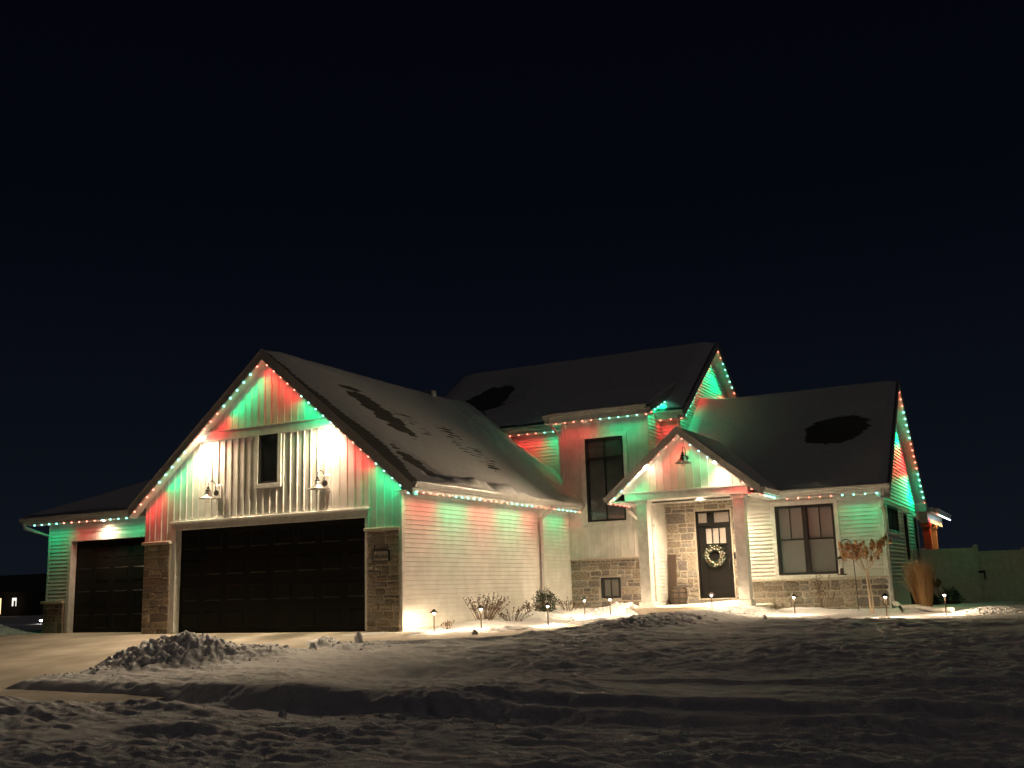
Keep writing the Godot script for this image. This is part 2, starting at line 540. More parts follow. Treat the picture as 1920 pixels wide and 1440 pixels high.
# a band that follows a straight roof edge between two points of a wall frame
func band(g: Geo, fr: Fr, a0, b0, a1, b1, h, c0, c1):
	g.hexa([fr.p(a0, b0 - h, c0), fr.p(a1, b1 - h, c0), fr.p(a1, b1, c0), fr.p(a0, b0, c0), fr.p(a0, b0 - h, c1), fr.p(a1, b1 - h, c1), fr.p(a1, b1, c1), fr.p(a0, b0, c1)])
func frame_ring(g: Geo, fr: Fr, r: Rect2, w, c0, c1, bev := 0.004):
	g.cbox(fr, r.position.x, r.end.x, r.position.y, r.position.y + w, c0, c1, bev)
	g.cbox(fr, r.position.x, r.end.x, r.end.y - w, r.end.y, c0, c1, bev)
	g.cbox(fr, r.position.x, r.position.x + w, r.position.y + w, r.end.y - w, c0, c1, bev)
	g.cbox(fr, r.end.x - w, r.end.x, r.position.y + w, r.end.y - w, c0, c1, bev)
# one sash unit: frame ring, panes between the given bars, and what hangs behind the glass
func window(fr: Fr, r: Rect2, fw, bars_a, bars_b, cloth, trim_w := 0.0, half_bars := false) -> MeshInstance3D:
	if trim_w > 0.0:
		var t := Geo.new()
		frame_ring(t, fr, r.grow(trim_w), trim_w, 0.0, 0.04)
		part("window_trim", t, M.trim)
	var g := Geo.new()
	frame_ring(g, fr, r, fw, -0.15, 0.028)
	var w = part("window", g, M.black)
	var inner = r.grow(-fw)
	var mb := Geo.new()
	for a in bars_a:
		mb.cbox(fr, a.x - a.y / 2, a.x + a.y / 2, (a.z if half_bars else inner.position.y) + 0.0, inner.end.y, -0.05, 0.012, 0.003)
	for b in bars_b:
		mb.cbox(fr, inner.position.x, inner.end.x, b.x - b.y / 2, b.x + b.y / 2, -0.05, 0.014, 0.003)
	if mb.v.size(): part("muntin", mb, M.black, w)
	var p := Geo.new()
	p.hexa([fr.p(inner.position.x, inner.position.y, -0.03), fr.p(inner.end.x, inner.position.y, -0.03), fr.p(inner.end.x, inner.end.y, -0.03), fr.p(inner.position.x, inner.end.y, -0.03), fr.p(inner.position.x, inner.position.y, -0.024), fr.p(inner.end.x, inner.position.y, -0.024), fr.p(inner.end.x, inner.end.y, -0.024), fr.p(inner.position.x, inner.end.y, -0.024)])
	part("pane", p, M.glass, w)
	if cloth != "":
		var s := Geo.new()
		s.cbox(fr, inner.position.x - 0.02, inner.end.x + 0.02, inner.position.y - 0.02, inner.end.y + 0.02, -0.135, -0.128, 0.002)
		part("roller_blind", s, M[cloth], w)
	return w
func garage_door(fr: Fr, a0, a1, b0, b1, c, cols):
	var g := Geo.new()
	g.cbox(fr, a0 - 0.03, a1 + 0.03, b0, b1 + 0.02, c - 0.05, c - 0.012, 0.003)
	var d = part("garage_door", g, M.door_black)
	var hh = (b1 - b0) / 4.0
	var ww = (a1 - a0) / cols
	for r in 4:
		var s := Geo.new()
		s.cbox(fr, a0, a1, b0 + r * hh + 0.003, b0 + (r + 1) * hh - 0.003, c - 0.012, c, 0.003)
		part("door_section", s, M.door_black, d)
		for k in cols:
			var q := Geo.new()
			var x0 = a0 + k * ww + ww * 0.14
			var x1 = a0 + (k + 1) * ww - ww * 0.14
			var y0 = b0 + r * hh + hh * 0.2
			var y1 = b0 + (r + 1) * hh - hh * 0.2
			var t = 0.028
			q.hexa([fr.p(x0, y0, c - 0.002), fr.p(x1, y0, c - 0.002), fr.p(x1, y1, c - 0.002), fr.p(x0, y1, c - 0.002), fr.p(x0 + t, y0 + t, c + 0.016), fr.p(x1 - t, y0 + t, c + 0.016), fr.p(x1 - t, y1 - t, c + 0.016), fr.p(x0 + t, y1 - t, c + 0.016)])
			part("raised_panel", q, M.door_black, d)
	return d
# ---------------------------------------------------------------- the terrain
func curve_at(pts, t) -> float:
	if t <= pts[0].x: return pts[0].y
	for i in pts.size() - 1:
		if t < pts[i + 1].x: return lerp(pts[i].y, pts[i + 1].y, smoothstep(0.0, 1.0, (t - pts[i].x) / (pts[i + 1].x - pts[i].x)) * 0.5 + 0.5 * (t - pts[i].x) / (pts[i + 1].x - pts[i].x))
	return pts[-1].y
var EDGE := [Vector2(-7.6, -2.6), Vector2(-7.0, -3.3), Vector2(-6.2, -3.3), Vector2(-5.2, -2.3), Vector2(-4.2, -1.1), Vector2(-3.0, -0.5), Vector2(-1.5, -0.2), Vector2(0.0, 0.02), Vector2(0.3, 0.05)]
var FRONT := [Vector2(-3.6, -6.9), Vector2(-1.0, -7.0), Vector2(1.0, -7.2), Vector2(3.0, -7.45), Vector2(5.0, -7.55), Vector2(9.0, -7.5), Vector2(14.0, -7.5)]
var YARD := [Vector2(-9.0, -0.5), Vector2(-7.3, -0.5), Vector2(-5.8, -0.46), Vector2(-3.0, -0.26), Vector2(0.0, -0.08), Vector2(2.0, -0.01), Vector2(5.0, 0.0), Vector2(9.0, 0.03), Vector2(14.0, 0.0), Vector2(30.0, -0.3), Vector2(70.0, -1.2)]
var WALK := [Vector2(3.95, 6.8), Vector2(3.8, 4.0), Vector2(3.5, 1.6), Vector2(2.6, -0.5), Vector2(1.2, -1.2), Vector2(-0.4, -1.5)]
# centre x, centre d, height, radius x, radius d, lumpiness
var BUMPS := [
	[-2.0, -4.7, 0.44, 0.78, 0.62, 1.0], [-1.35, -4.3, 0.30, 0.65, 0.5, 1.0], [-0.7, -3.7, 0.17, 0.6, 0.5, 1.0], [-2.7, -5.2, 0.2, 0.5, 0.5, 1.0],
	[-0.35, -2.2, 0.16, 0.24, 0.24, 1.0], [0.15, -1.7, 0.08, 0.25, 0.2, 0.8], [0.5, -2.6, 0.10, 0.2, 0.2, 0.8],
	[-0.9, -9.1, 0.26, 1.5, 0.55, 0.1], [1.2, -8.35, 0.17, 1.2, 0.35, 0.15], [-2.6, -8.3, 0.22, 1.2, 0.45, 0.5], [3.6, -9.9, -0.06, 1.3, 0.5, 0.0], [3.2, -9.3, 0.08, 1.4, 0.5, 0.2],
	[3.0, -7.2, 0.08, 2.2, 0.5, 0.0], [3.6, -5.0, -0.14, 1.7, 0.55, 0.0], [8.0, -4.6, -0.06, 2.5, 0.5, 0.0],
	[0.85, 2.0, 0.15, 0.7, 0.6, 0.1], [0.8, 4.6, 0.20, 0.7, 0.7, 0.1], [0.5, 7.2, 0.22, 0.6, 0.8, 0.3], [1.6, 8.0, 0.20, 0.8, 0.5, 0.5], [2.2, 7.7, 0.20, 0.5, 0.4, 0.7], [2.5, 6.9, 0.26, 0.28, 0.3, 0.5],
	[1.9, 5.2, 0.10, 0.7, 0.9, 0.9], [5.2, 4.4, 0.17, 0.8, 1.4, 0.5], [5.0, 2.2, 0.16, 0.9, 1.2, 0.9], [4.6, 0.6, 0.10, 0.7, 0.7, 1.0], [5.8, 6.5, 0.20, 0.6, 0.5, 0.6], [6.8, 7.6, 0.10, 0.9, 0.8, 0.1],
	[9.6, 7.0, 0.10, 0.4, 0.4, 0.1], [11.3, 5.4, 0.16, 0.8, 0.7, 0.3], [12.5, 4.5, 0.08, 1.2, 0.5, 0.6], [-14.2, 0.4, 0.32, 0.9, 0.8, 0.7], [-15.2, -1.2, 0.26, 1.0, 1.0, 0.7],
	[4.9, -1.2, 0.05, 0.8, 0.5, 0.5], [7.0, 0.6, 0.06, 1.5, 0.5, 0.2], [9.0, 1.6, 0.08, 2.0, 0.5, 0.1]]
func walk_dist(x, d) -> float:
	var q = Vector2(x, d)
	var m = 99.0
	for i in WALK.size() - 1:
		m = min(m, Geometry2D.get_closest_point_to_segment(q, WALK[i], WALK[i + 1]).distance_to(q))
	return m
func drive_y(d) -> float: return -0.03 if d > -0.4 else -0.03 - 0.088 * (-0.4 - d)
func walk_y(d) -> float: return curve_at([Vector2(-2.0, -0.13), Vector2(-1.0, -0.09), Vector2(1.5, -0.03), Vector2(5.0, 0.0), Vector2(6.8, 0.05)], d)
func ground_y(x, d) -> float:
	var yard = curve_at(YARD, d)
	if d < -5.5 and x > 5.5: yard -= 0.05 * smoothstep(5.5, 9.0, x)
	var road = curve_at([Vector2(-30.0, -1.0), Vector2(-19.0, -0.86), Vector2(-12.0, -0.77), Vector2(-8.6, -0.74), Vector2(-7.7, -0.80)], d)
	var near_house = smoothstep(0.5, 2.5, d)
	var nl = nz.get_noise_2d(x * 30.0, d * 55.0)          # broad drifts
	var nm = nz2.get_noise_2d(x * 60.0, d * 110.0)        # wind crust
	var nf = nz.get_noise_2d(x * 260.0 + 90.0 + 40.0 * nm, d * 420.0) # grain
	var crust = smoothstep(0.0, 0.07, nz.get_noise_2d(x * 42.0 + 700.0, d * 120.0)) + 0.6 * smoothstep(0.05, 0.11, nz2.get_noise_2d(x * 85.0 + 70.0, d * 230.0))
	var s = 5.0
	if d < 0.4 and d > -12.0 and x < 16.0: s = min(x - curve_at(EDGE, d), d - curve_at(FRONT, x))
	elif d <= -12.0: s = -5.0
	if d >= 0.4 and x < 0.05: s = -5.0 if x > -13.4 else 1.0
	s += (0.10 if d > -6.0 else 0.035) * nm + (0.05 if d > -6.0 else 0.018) * nz.get_noise_2d(x * 150.0, d * 150.0)
	if x > 5.0 and d < -5.0:
		yard -= 0.12 * (1.0 - smoothstep(0.40, 0.62, s)) * smoothstep(5.0, 7.5, x)
	var in_drive = d > -7.4 and s < 0.0
	var out = road
	if d > -8.2: out = lerp(road, drive_y(d) - 0.05, smoothstep(-8.2, -6.8, d))
	if x < -13.2: yard = lerp(out, -0.05, 0.7); s = max(s, (-13.2 - x) * 1.0 - 0.2)
	var f = smoothstep(-0.22, 0.16, s)
	var y = lerp(out, yard, f)
	var rough = f * (1.0 - 0.75 * near_house) + (1.0 - f) * (0.0 if in_drive else 1.0)
	var patchy = clamp(0.62 + 1.2 * nz2.get_noise_2d(x * 16.0 + 40.0, d * 26.0), 0.0, 1.3)
	var clod = 0.5 - 1.4 * pow(nzc.get_noise_2d(x * 0.5 + 30.0, d * 0.9) + 1.0, 2.0)
	y += rough * (0.028 * nl + 0.034 * nm + patchy * (0.012 * clod + 0.034 * nf + 0.022 * crust) + 0.010 * nf)
	y += near_house * f * (0.035 * nl + 0.008 * nf)
	if d < -7.4: y += (0.06 * max(0.0, nz.get_noise_2d(x * 22.0 + 300.0, d * 70.0)) + 0.042 * nz.get_noise_2d(x * 5.0 + 55.0, d * 105.0) + 0.016 * nz2.get_noise_2d(x * 110.0, d * 330.0) + 0.015 * crust) * (0.40 + 0.55 * smoothstep(0.5, 3.0, x + 0.5 * (d + 8.0)))
	if in_drive: y += 0.085 * max(0.0, nz2.get_noise_2d(x * 22.0, d * 75.0) - 0.16) * (1.0 - f)
	for b in BUMPS:
		var u = (x - b[0]) / b[3]
		var v = (d - b[1]) / b[4]
		var q = u * u + v * v
		if q < 6.0:
			var e = exp(-q) - 0.0025
			y += b[2] * e
			if b[5] > 0.0:
				y += b[5] * min(1.0, e * 2.2) * (0.05 * (0.55 - 1.5 * pow(nzc.get_noise_2d(x, d) + 1.0, 2.0)) + 0.035 * (0.5 - 1.5 * pow(nzc.get_noise_2d(x * 2.3 + 9.0, d * 2.3) + 1.0, 2.0)) + 0.03 * nf) * (0.5 + min(0.6, b[2] * 1.5))
	var wd = walk_dist(x, d)
	if wd < 1.2 and d < 6.8:
		var ws = smoothstep(0.40, 0.60, wd + 0.10 * nl + 0.06 * nm)
		y = lerp(walk_y(d) - 0.04, max(y, walk_y(d) - 0.01) if wd < 0.75 else y, ws)
		y += 0.05 * exp(-pow((wd - 0.85) / 0.2, 2.0)) * (0.5 + nm)
	return y
func axis(list) -> PackedFloat32Array:
	var r := PackedFloat32Array()
	for e in list:
		var n = int(round((e[1] - e[0]) / e[2]))
		for i in n: r.append(e[0] + (e[1] - e[0]) * i / n)
	r.append(list[-1][1])
	return r
func terrain():
	var xs = axis([[-220.0, -40.0, 12.0], [-40.0, -14.5, 0.8], [-14.5, -5.0, 0.10], [-5.0, 13.4, 0.045], [13.4, 18.0, 0.15], [18.0, 50.0, 1.5], [50.0, 230.0, 15.0]])
	var ds = axis([[-60.0, -20.0, 4.0], [-20.0, -12.8, 0.4], [-12.8, -7.0, 0.036], [-7.0, 1.0, 0.042], [1.0, 9.2, 0.06], [9.2, 17.0, 0.25], [17.0, 60.0, 2.0], [60.0, 300.0, 15.0]])
	var pos := PackedVector3Array()
	for d in ds:
		for x in xs: pos.append(Vector3(x, ground_y(x, d), -d))
	struct("snowy_ground", grid_mesh(pos, xs.size(), ds.size(), M.snow), null)
	pos = PackedVector3Array()
	xs = axis([[-13.6, 0.6, 0.2]])
	ds = axis([[-8.4, 1.3, 0.15]])
	for d in ds:
		for x in xs: pos.append(Vector3(x, drive_y(d) + 0.008 * nz.get_noise_2d(x * 20.0, d * 20.0) - 0.008, -d))
	struct("driveway", grid_mesh(pos, xs.size(), ds.size(), M.concrete), null)
	pos = PackedVector3Array()
	var n = 40
	for i in n + 1:
		var f = float(i) / n * (WALK.size() - 1)
		var k = min(int(f), WALK.size() - 2)
		var c = WALK[k].lerp(WALK[k + 1], f - k)
		var t = (WALK[k + 1] - WALK[k]).normalized()
		if f - k < 0.5 and k > 0: t = (WALK[k] - WALK[k - 1]).normalized().lerp(t, 0.5 + f - k).normalized()
		elif f - k >= 0.5 and k < WALK.size() - 2: t = t.lerp((WALK[k + 2] - WALK[k + 1]).normalized(), f - k - 0.5).normalized()
		for j in [-1.0, -0.5, 0.0, 0.5, 1.0]:
			var q = c + Vector2(t.y, -t.x) * j * 0.62
			pos.append(Vector3(q.x, walk_y(q.y) + 0.004 * sin(q.x * 9.0), -q.y))
	struct("walkway", grid_mesh(pos, 5, n + 1, M.concrete), null)

# ---------------------------------------------------------------- the house
func rake(fr: Fr, ax, ay, bx, by, over, h = 0.24):
	# fascia at the frame's own plane, soffit back to the wall `over` behind it
	var g := Geo.new()
	band(g, fr, ax, ay + 0.005, bx, by + 0.005, h, -0.03, 0.0)
	band(g, fr, ax, ay + 0.03, bx, by + 0.03, 0.03, -0.02, 0.012)
	part("rake_fascia", g, M.fascia)
	g = Geo.new()
	band(g, fr, ax, ay - h + 0.02, bx, by - h + 0.02, 0.02, -over, -0.03)
	part("rake_soffit", g, M.trim)
func build_house():
	house = thing("house", P(0, 0, 4), "large white farmhouse with stone base, three gables, black garage doors and snowy roofs", "house")
	var f0 = front(0.0)
	# garage gable
	var prof = [Vector2(-7.62, 3.22), Vector2(-3.8, 6.40), Vector2(0, 3.26)]
	var door = Rect2(-6.62, -0.3, 5.68, 2.76)
	var gw = Rect2(-4.04, 3.407, 0.594, 1.203)
	var w = wall("garage_gable_wall", f0, prof, -0.3, [door, gw], 0.16, M.siding)
	battens(w, f0, prof, 2.2, -7.56, -0.06, [Rect2(-6.76, 0, 5.92, 2.70), gw.grow(0.115), Rect2(-8, 4.56, 9, 0.25)], 0.2032, INF, 0.02)
	var g := Geo.new()
	g.hexa([f0.p(-5.98, 4.575), f0.p(-1.60, 4.575), f0.p(-1.86, 4.79), f0.p(-5.72, 4.79), f0.p(-5.98, 4.575, 0.045), f0.p(-1.60, 4.575, 0.045), f0.p(-1.86, 4.79, 0.045), f0.p(-5.72, 4.79, 0.045)])
	g.cbox(f0, -5.70, -1.88, 4.79, 4.815, 0.0, 0.065, 0.003)
	part("collar_board", g, M.trim)
	window(f0, gw, 0.05, [], [], "interior", 0.10)
	g = Geo.new()
	g.cbox(f0, -6.76, -6.614, 0.0, 2.454, -0.16, 0.035)
	part("garage_door_trim", g, M.trim)
	g = Geo.new()
	g.cbox(f0, -0.946, -0.86, 0.0, 2.454, -0.16, 0.035)
	g.cbox(f0, -6.76, -0.84, 2.454, 2.60, -0.16, 0.036)
	g.cbox(f0, -6.80, -0.80, 2.60, 2.66, 0.0, 0.07, 0.006)
	part("garage_door_trim", g, M.trim)
	garage_door(f0, -6.62, -0.94, -0.03, 2.46, -0.17, 8)
	pier(f0, -7.66, -6.77, 2.13, 101)
	pier(f0, -0.89, -0.03, 2.13, 102)
	g = Geo.new()
	g.cbox(f0, -0.03, 0.035, -0.05, 2.97, -0.08, 0.03)
	part("corner_trim", g, M.trim)
	rake(front(-0.28), -3.78, 6.60, -8.02, 3.068, 0.28)
	rake(front(-0.28), -3.78, 6.60, 0.48, 3.05, 0.28)
	var r = roof_slab("garage_roof", P(0.48, 3.05, -0.25), P(0.48, 3.05, 8.80), P(-3.78, 6.6, 8.80), P(-3.78, 6.6, -0.25))
	var up = Vector3(-4.26, 3.55, 0).normalized()
	shingles(r, P(0.48, 3.05, -0.25), Vector3(0, 0, -1), up, 9.05, 5.54, 31)
	roof_slab("garage_roof", P(-0.2, 3.617, 8.80), P(-0.2, 3.617, 10.95), P(-3.78, 6.6, 10.95), P(-3.78, 6.6, 8.80))
	roof_slab("garage_roof", P(-8.02, 3.068, -0.25), P(-8.02, 3.068, 11.0), P(-3.78, 6.6, 11.0), P(-3.78, 6.6, -0.25))
	# garage side wall and its eave
	var fs = right_side(0.0)
	prof = [Vector2(0.03, 3.1), Vector2(8.81, 3.1)]
	w = wall("garage_side_wall", fs, prof, -0.3, [], 0.16, M.siding)
	siding(w, fs, [Vector2(0.035, 2.95), Vector2(8.80, 2.95)], 0.02, 2.95, [])
	g = Geo.new()
	g.cbox(fs, -0.26, 8.80, 2.94, 3.06, 0.43, 0.452)
	part("fascia", g, M.trim)
	g = Geo.new()
	g.cbox(fs, -0.25, 8.80, 2.945, 2.965, 0.0, 0.43, 0.002)
	part("eave_soffit", g, M.trim)
	var gt = gutter(P(0.452, 3.0, -0.24), P(0.452, 3.0, 8.74), Vector3.RIGHT)
	downspout([P(0.50, 3.01, 6.62), P(0.50, 2.90, 6.62), P(0.09, 2.68, 6.80), P(0.075, 2.55, 6.80), P(0.075, 0.05, 6.80)], gt)
	g = Geo.new()
	g.cbox(front(7.3), -3.95, -3.65, 6.3, 6.79, -0.2, 0.1, 0.03)
	part("roof_vent", g, M.gutter)
	# third bay, set back on the left
	var fb = front(1.07)
	var d3 = Rect2(-11.62, -0.3, 2.82, 2.74)
	prof = [Vector2(-12.55, 3.05), Vector2(-7.46, 3.05)]
	w = wall("third_bay_wall", fb, prof, -0.3, [d3], 0.16, M.siding)
	siding(w, fb, [Vector2(-12.49, 2.95), Vector2(-7.62, 2.95)], 0.84, 2.95, [Rect2(-11.74, -0.3, 3.05, 2.87)])
	g = Geo.new()
	g.cbox(fb, -12.56, -12.49, 0.0, 2.95, -0.06, 0.03)
	part("corner_trim", g, M.trim)
	g = Geo.new()
	g.cbox(fb, -11.74, -11.614, -0.05, 2.434, -0.16, 0.035)
	g.cbox(fb, -8.806, -8.68, -0.05, 2.434, -0.16, 0.035)
	g.cbox(fb, -11.74, -8.68, 2.434, 2.57, -0.16, 0.036)
	part("garage_door_trim", g, M.trim)
	garage_door(fb, -11.62, -8.80, -0.05, 2.44, -0.17, 4)
	pier(fb, -12.62, -11.80, 0.76, 103)
	g = Geo.new()
	g.cbox(fb, -13.1, -7.7, 2.93, 3.05, 0.47, 0.49)
	g.cbox(fb, -13.1, -7.6, 2.935, 2.955, 0.0, 0.47, 0.002)
	part("eave_soffit", g, M.trim)
	gt = gutter(P(-13.12, 2.995, 0.58), P(-8.06, 2.995, 0.58), Vector3(0, 0, 1))
	downspout([P(-12.98, 3.0, 0.53), P(-12.96, 2.86, 0.55), P(-12.63, 2.62, 1.15), P(-12.63, 0.1, 1.22)], gt)
	roof_slab("third_bay_roof", P(-13.1, 3.10, 0.58), P(-7.5, 3.10, 0.58), P(-7.5, 4.73, 6.0), P(-13.1, 4.73, 6.0))
	roof_slab("third_bay_roof", P(-13.1, 3.10, 11.4), P(-7.5, 3.10, 11.4), P(-7.5, 4.73, 6.0), P(-13.1, 4.73, 6.0))
	# upper storey
	var f2 = front(10.02)
	w = wall("upper_front_wall", f2, [Vector2(-5.9, 5.9), Vector2(-0.14, 5.9)], 2.9, [], 0.16, M.siding)
	siding(w, f2, [Vector2(-3.1, 5.5), Vector2(-0.15, 5.5)], 3.7, 5.5, [])
	w = wall("upper_front_wall", f2, [Vector2(2.57, 5.9), Vector2(3.12, 5.9)], 2.9, [], 0.16, M.siding)
	siding(w, f2, [Vector2(2.60, 5.5), Vector2(3.09, 5.5)], 3.9, 5.5, [])
	g = Geo.new()
	g.cbox(f2, 3.08, 3.15, 3.5, 5.5, -0.06, 0.03)
	part("corner_trim", g, M.trim)
	g = Geo.new()
	g.cbox(f2, 2.575, 2.61, 3.5, 5.5, 0.0, 0.03)
	part("corner_trim", g, M.trim)
	for e in [[-3.05, -0.16], [2.58, 3.45]]:
		g = Geo.new()
		g.cbox(f2, e[0], e[1], 5.52, 5.68, 0.45, 0.47)
		g.cbox(f2, e[0], e[1], 5.52, 5.54, 0.0, 0.45, 0.002)
		part("eave_soffit", g, M.trim)
		gt = gutter(P(e[0], 5.615, 9.55), P(e[1], 5.615, 9.55), Vector3(0, 0, 1))
		if e[0] > 0: downspout([P(3.28, 5.62, 9.49), P(3.28, 5.50, 9.52), P(3.18, 5.22, 9.94), P(3.18, 4.3, 9.94)], gt)
	r = roof_slab("main_roof", P(-6.2, 5.75, 9.55), P(3.44, 5.75, 9.55), P(3.44, 8.515, 13.5), P(-6.2, 8.515, 13.5))
	shingles(r, P(-6.19, 5.75, 9.55), Vector3.RIGHT, Vector3(0, 0.7, -1).normalized(), 9.65, 4.8, 32)
	roof_slab("main_roof", P(-6.2, 5.75, 17.45), P(3.44, 5.75, 17.45), P(3.44, 8.515, 13.5), P(-6.2, 8.515, 13.5))
	var fr = right_side(3.12)
	prof = [Vector2(10.05, 5.92), Vector2(13.5, 8.34), Vector2(17.0, 5.9)]
	w = wall("upper_gable_wall", fr, prof, 2.9, [], 0.16, M.siding)
	siding(w, fr, [Vector2(10.05, 5.8), Vector2(13.5, 8.24), Vector2(16.9, 5.8)], 4.7, 8.2, [])
	fr = right_side(3.47)
	rake(fr, 13.5, 8.515, 9.55, 5.75, 0.35)
	rake(fr, 13.5, 8.515, 17.45, 5.75, 0.35)
	# tower bay
	var ft = front(8.84)
	var tall = Rect2(0.605, 2.623, 1.197, 2.433)
	var low = Rect2(0.926, 0.455, 0.594, 0.576)
	prof = [Vector2(-0.14, 5.8), Vector2(2.57, 5.8)]
	w = wall("bay_front_wall", ft, prof, -0.3, [tall, low], 0.16, M.siding)
	battens(w, ft, [Vector2(-0.14, 5.52), Vector2(2.57, 5.52)], 1.6, -0.02, 2.5, [tall.grow(0.15)], 0.2032, INF, 0.0, 0.006)
	g = Geo.new()
	g.cbox(ft, -0.155, -0.09, 3.2, 5.53, -0.05, 0.028)
	part("corner_trim", g, M.trim)
	g = Geo.new()
	g.cbox(ft, 2.52, 2.585, 1.58, 5.53, -0.05, 0.028)
	part("corner_trim", g, M.trim)
	window(ft, tall, 0.055, [Vector3(1.2035, 0.03, 0)], [Vector3(4.455, 0.07, 0)], "", 0.13)
	window(ft, low, 0.06, [Vector3(1.223, 0.02, 0)], [], "grey_cloth")
	g = Geo.new()
	g.cbox(ft, 0.01, 2.58, -0.3, low.position.y - 0.012, 0.0, 0.03, 0.002)
	g.cbox(ft, 0.01, low.position.x - 0.012, low.position.y - 0.012, 1.53, 0.0, 0.03, 0.002)
	g.cbox(ft, low.end.x + 0.012, 2.58, low.position.y - 0.012, 1.53, 0.0, 0.03, 0.002)
	g.cbox(ft, low.position.x - 0.012, low.end.x + 0.012, low.end.y + 0.012, 1.53, 0.0, 0.03, 0.002)
	w = part("bay_stone_base", g, M.mortar)
	stones(w, ft, 0.02, 2.56, -0.1, 1.52, [low.grow(0.02)], 0.028, 104)
	g = Geo.new()
	g.cbox(ft, 0.0, 2.60, 1.525, 1.585, 0.0, 0.10, 0.012)
	part("stone_cap", g, M.mortar)
	fs = right_side(2.57)
	prof = [Vector2(8.87, 5.8), Vector2(10.00, 6.25)]
	w = wall("bay_side_wall", fs, prof, -0.2, [], 0.16, M.siding)
	siding(w, fs, [Vector2(8.90, 5.85), Vector2(9.98, 5.9)], 0.22, 5.85, [])
	g = Geo.new()
	g.cbox(fs, 8.83, 8.905, 0.2, 5.56, -0.04, 0.026)
	part("corner_trim", g, M.trim)
	wall("bay_side_wall", right_side(0.02), prof, 2.9, [], 0.16, M.siding)
	roof_slab("bay_roof", P(-0.5, 5.80, 8.42), P(2.83, 5.80, 8.42), P(2.83, 6.81, 11.0), P(-0.47, 6.81, 11.0), 0.12)
	g = Geo.new()
	g.cbox(ft, -0.5, 2.84, 5.56, 5.74, 0.41, 0.43)
	g.cbox(ft, -0.5, 2.84, 5.555, 5.575, 0.0, 0.41, 0.002)
	part("eave_soffit", g, M.trim)
	gt = gutter(P(-0.52, 5.695, 8.42), P(2.72, 5.695, 8.42), Vector3(0, 0, 1))
	downspout([P(-0.33, 5.70, 8.36), P(-0.33, 5.58, 8.38), P(-0.19, 5.20, 8.80), P(-0.19, 3.95, 8.86)], gt)
	fr = right_side(2.86)
	rake(fr, 8.41, 5.80, 11.0, 6.81, 0.29, 0.19)
	rake(Fr.new(P(-0.5, 0, 0), Vector3(0, 0, -1), Vector3.LEFT), 8.41, 5.80, 11.0, 6.81, 0.36, 0.19)
	# right wing
	var win = Rect2(6.021, 0.932, 1.531, 1.81)
	prof = [Vector2(5.05, 3.2), Vector2(8.73, 3.2)]
	w = wall("wing_front_wall", ft, prof, -0.3, [win], 0.16, M.siding)
	siding(w, ft, [Vector2(5.05, 2.92), Vector2(8.69, 2.92)], 0.85, 2.92, [win.grow(0.10)])
	window(ft, Rect2(6.021, 0.932, 0.7655, 1.81), 0.062, [Vector3(6.404, 0.022, 1.87)], [Vector3(1.85, 0.045, 0)], "shade_cloth", 0.0, true)
	window(ft, Rect2(6.7865, 0.932, 0.7655, 1.81), 0.062, [Vector3(7.169, 0.022, 1.87)], [Vector3(1.85, 0.045, 0)], "shade_cloth", 0.0, true)
	g = Geo.new()
	frame_ring(g, ft, win.grow(0.11), 0.11, 0.0, 0.04)
	part("window_trim", g, M.trim)
	g = Geo.new()
	g.cbox(ft, 8.66, 8.765, 0.80, 2.93, -0.08, 0.032)
	part("corner_trim", g, M.trim)
	g = Geo.new()
	g.cbox(ft, 5.05, 8.75, -0.3, 0.79, 0.0, 0.03, 0.002)
	w = part("wing_stone_base", g, M.mortar)
	stones(w, ft, 5.3, 8.74, -0.12, 0.785, [], 0.028, 105)
	g = Geo.new()
	g.cbox(ft, 5.05, 8.79, 0.79, 0.845, 0.0, 0.10, 0.012)
	part("stone_cap", g, M.mortar)
	fs = right_side(8.73)
	prof = [Vector2(8.87, 3.27), Vector2(12.37, 6.18), Vector2(15.95, 3.2)]
	var sw = [Rect2(9.6, 1.98, 2.05, 0.70), Rect2(12.63, 1.25, 0.85, 1.38), Rect2(14.95, 1.30, 0.7, 1.33)]
	w = wall("wing_gable_wall", fs, prof, -0.4, sw, 0.16, M.siding)
	var holes = []
	for q in sw: holes.append(q.grow(0.07))
	holes.append(Rect2(8, 2.68, 9, 0.07))
	siding(w, fs, [Vector2(8.92, 3.2), Vector2(12.37, 6.05), Vector2(15.9, 3.1)], -0.05, 6.0, holes)
	g = Geo.new()
	g.cbox(fs, 8.80, 8.92, -0.2, 3.0, -0.05, 0.034)
	part("corner_trim", g, M.trim)
	g = Geo.new()
	g.cbox(fs, 15.87, 15.98, -0.2, 3.0, -0.05, 0.034)
	part("corner_trim", g, M.trim)
	g = Geo.new()
	g.cbox(fs, 8.92, 15.87, 2.68, 2.75, 0.0, 0.03)
	part("corner_trim", g, M.trim)
	for q in sw:
		var bars = []
		if q.size.x > 1.5: bars = [Vector3(q.position.x + q.size.x / 3, 0.05, 0), Vector3(q.position.x + q.size.x * 2 / 3, 0.05, 0)]
		window(fs, q, 0.06, bars, [], "interior", 0.07)
	g = Geo.new()
	g.cbox(fs, 14.22, 14.50, 1.30, 1.62, 0.0, 0.12, 0.012)
	part("meter_box", g, M.galvanized)
	r = roof_slab("wing_roof", P(2.58, 3.05, 8.39), P(9.02, 3.05, 8.39), P(9.02, 6.365, 12.37), P(2.58, 6.365, 12.37))
	shingles(r, P(2.60, 3.05, 8.39), Vector3.RIGHT, Vector3(0, 0.833, -1).normalized(), 6.44, 5.16, 33)
	roof_slab("wing_roof", P(2.58, 3.05, 16.35), P(9.02, 3.05, 16.35), P(9.02, 6.365, 12.37), P(2.58, 6.365, 12.37))
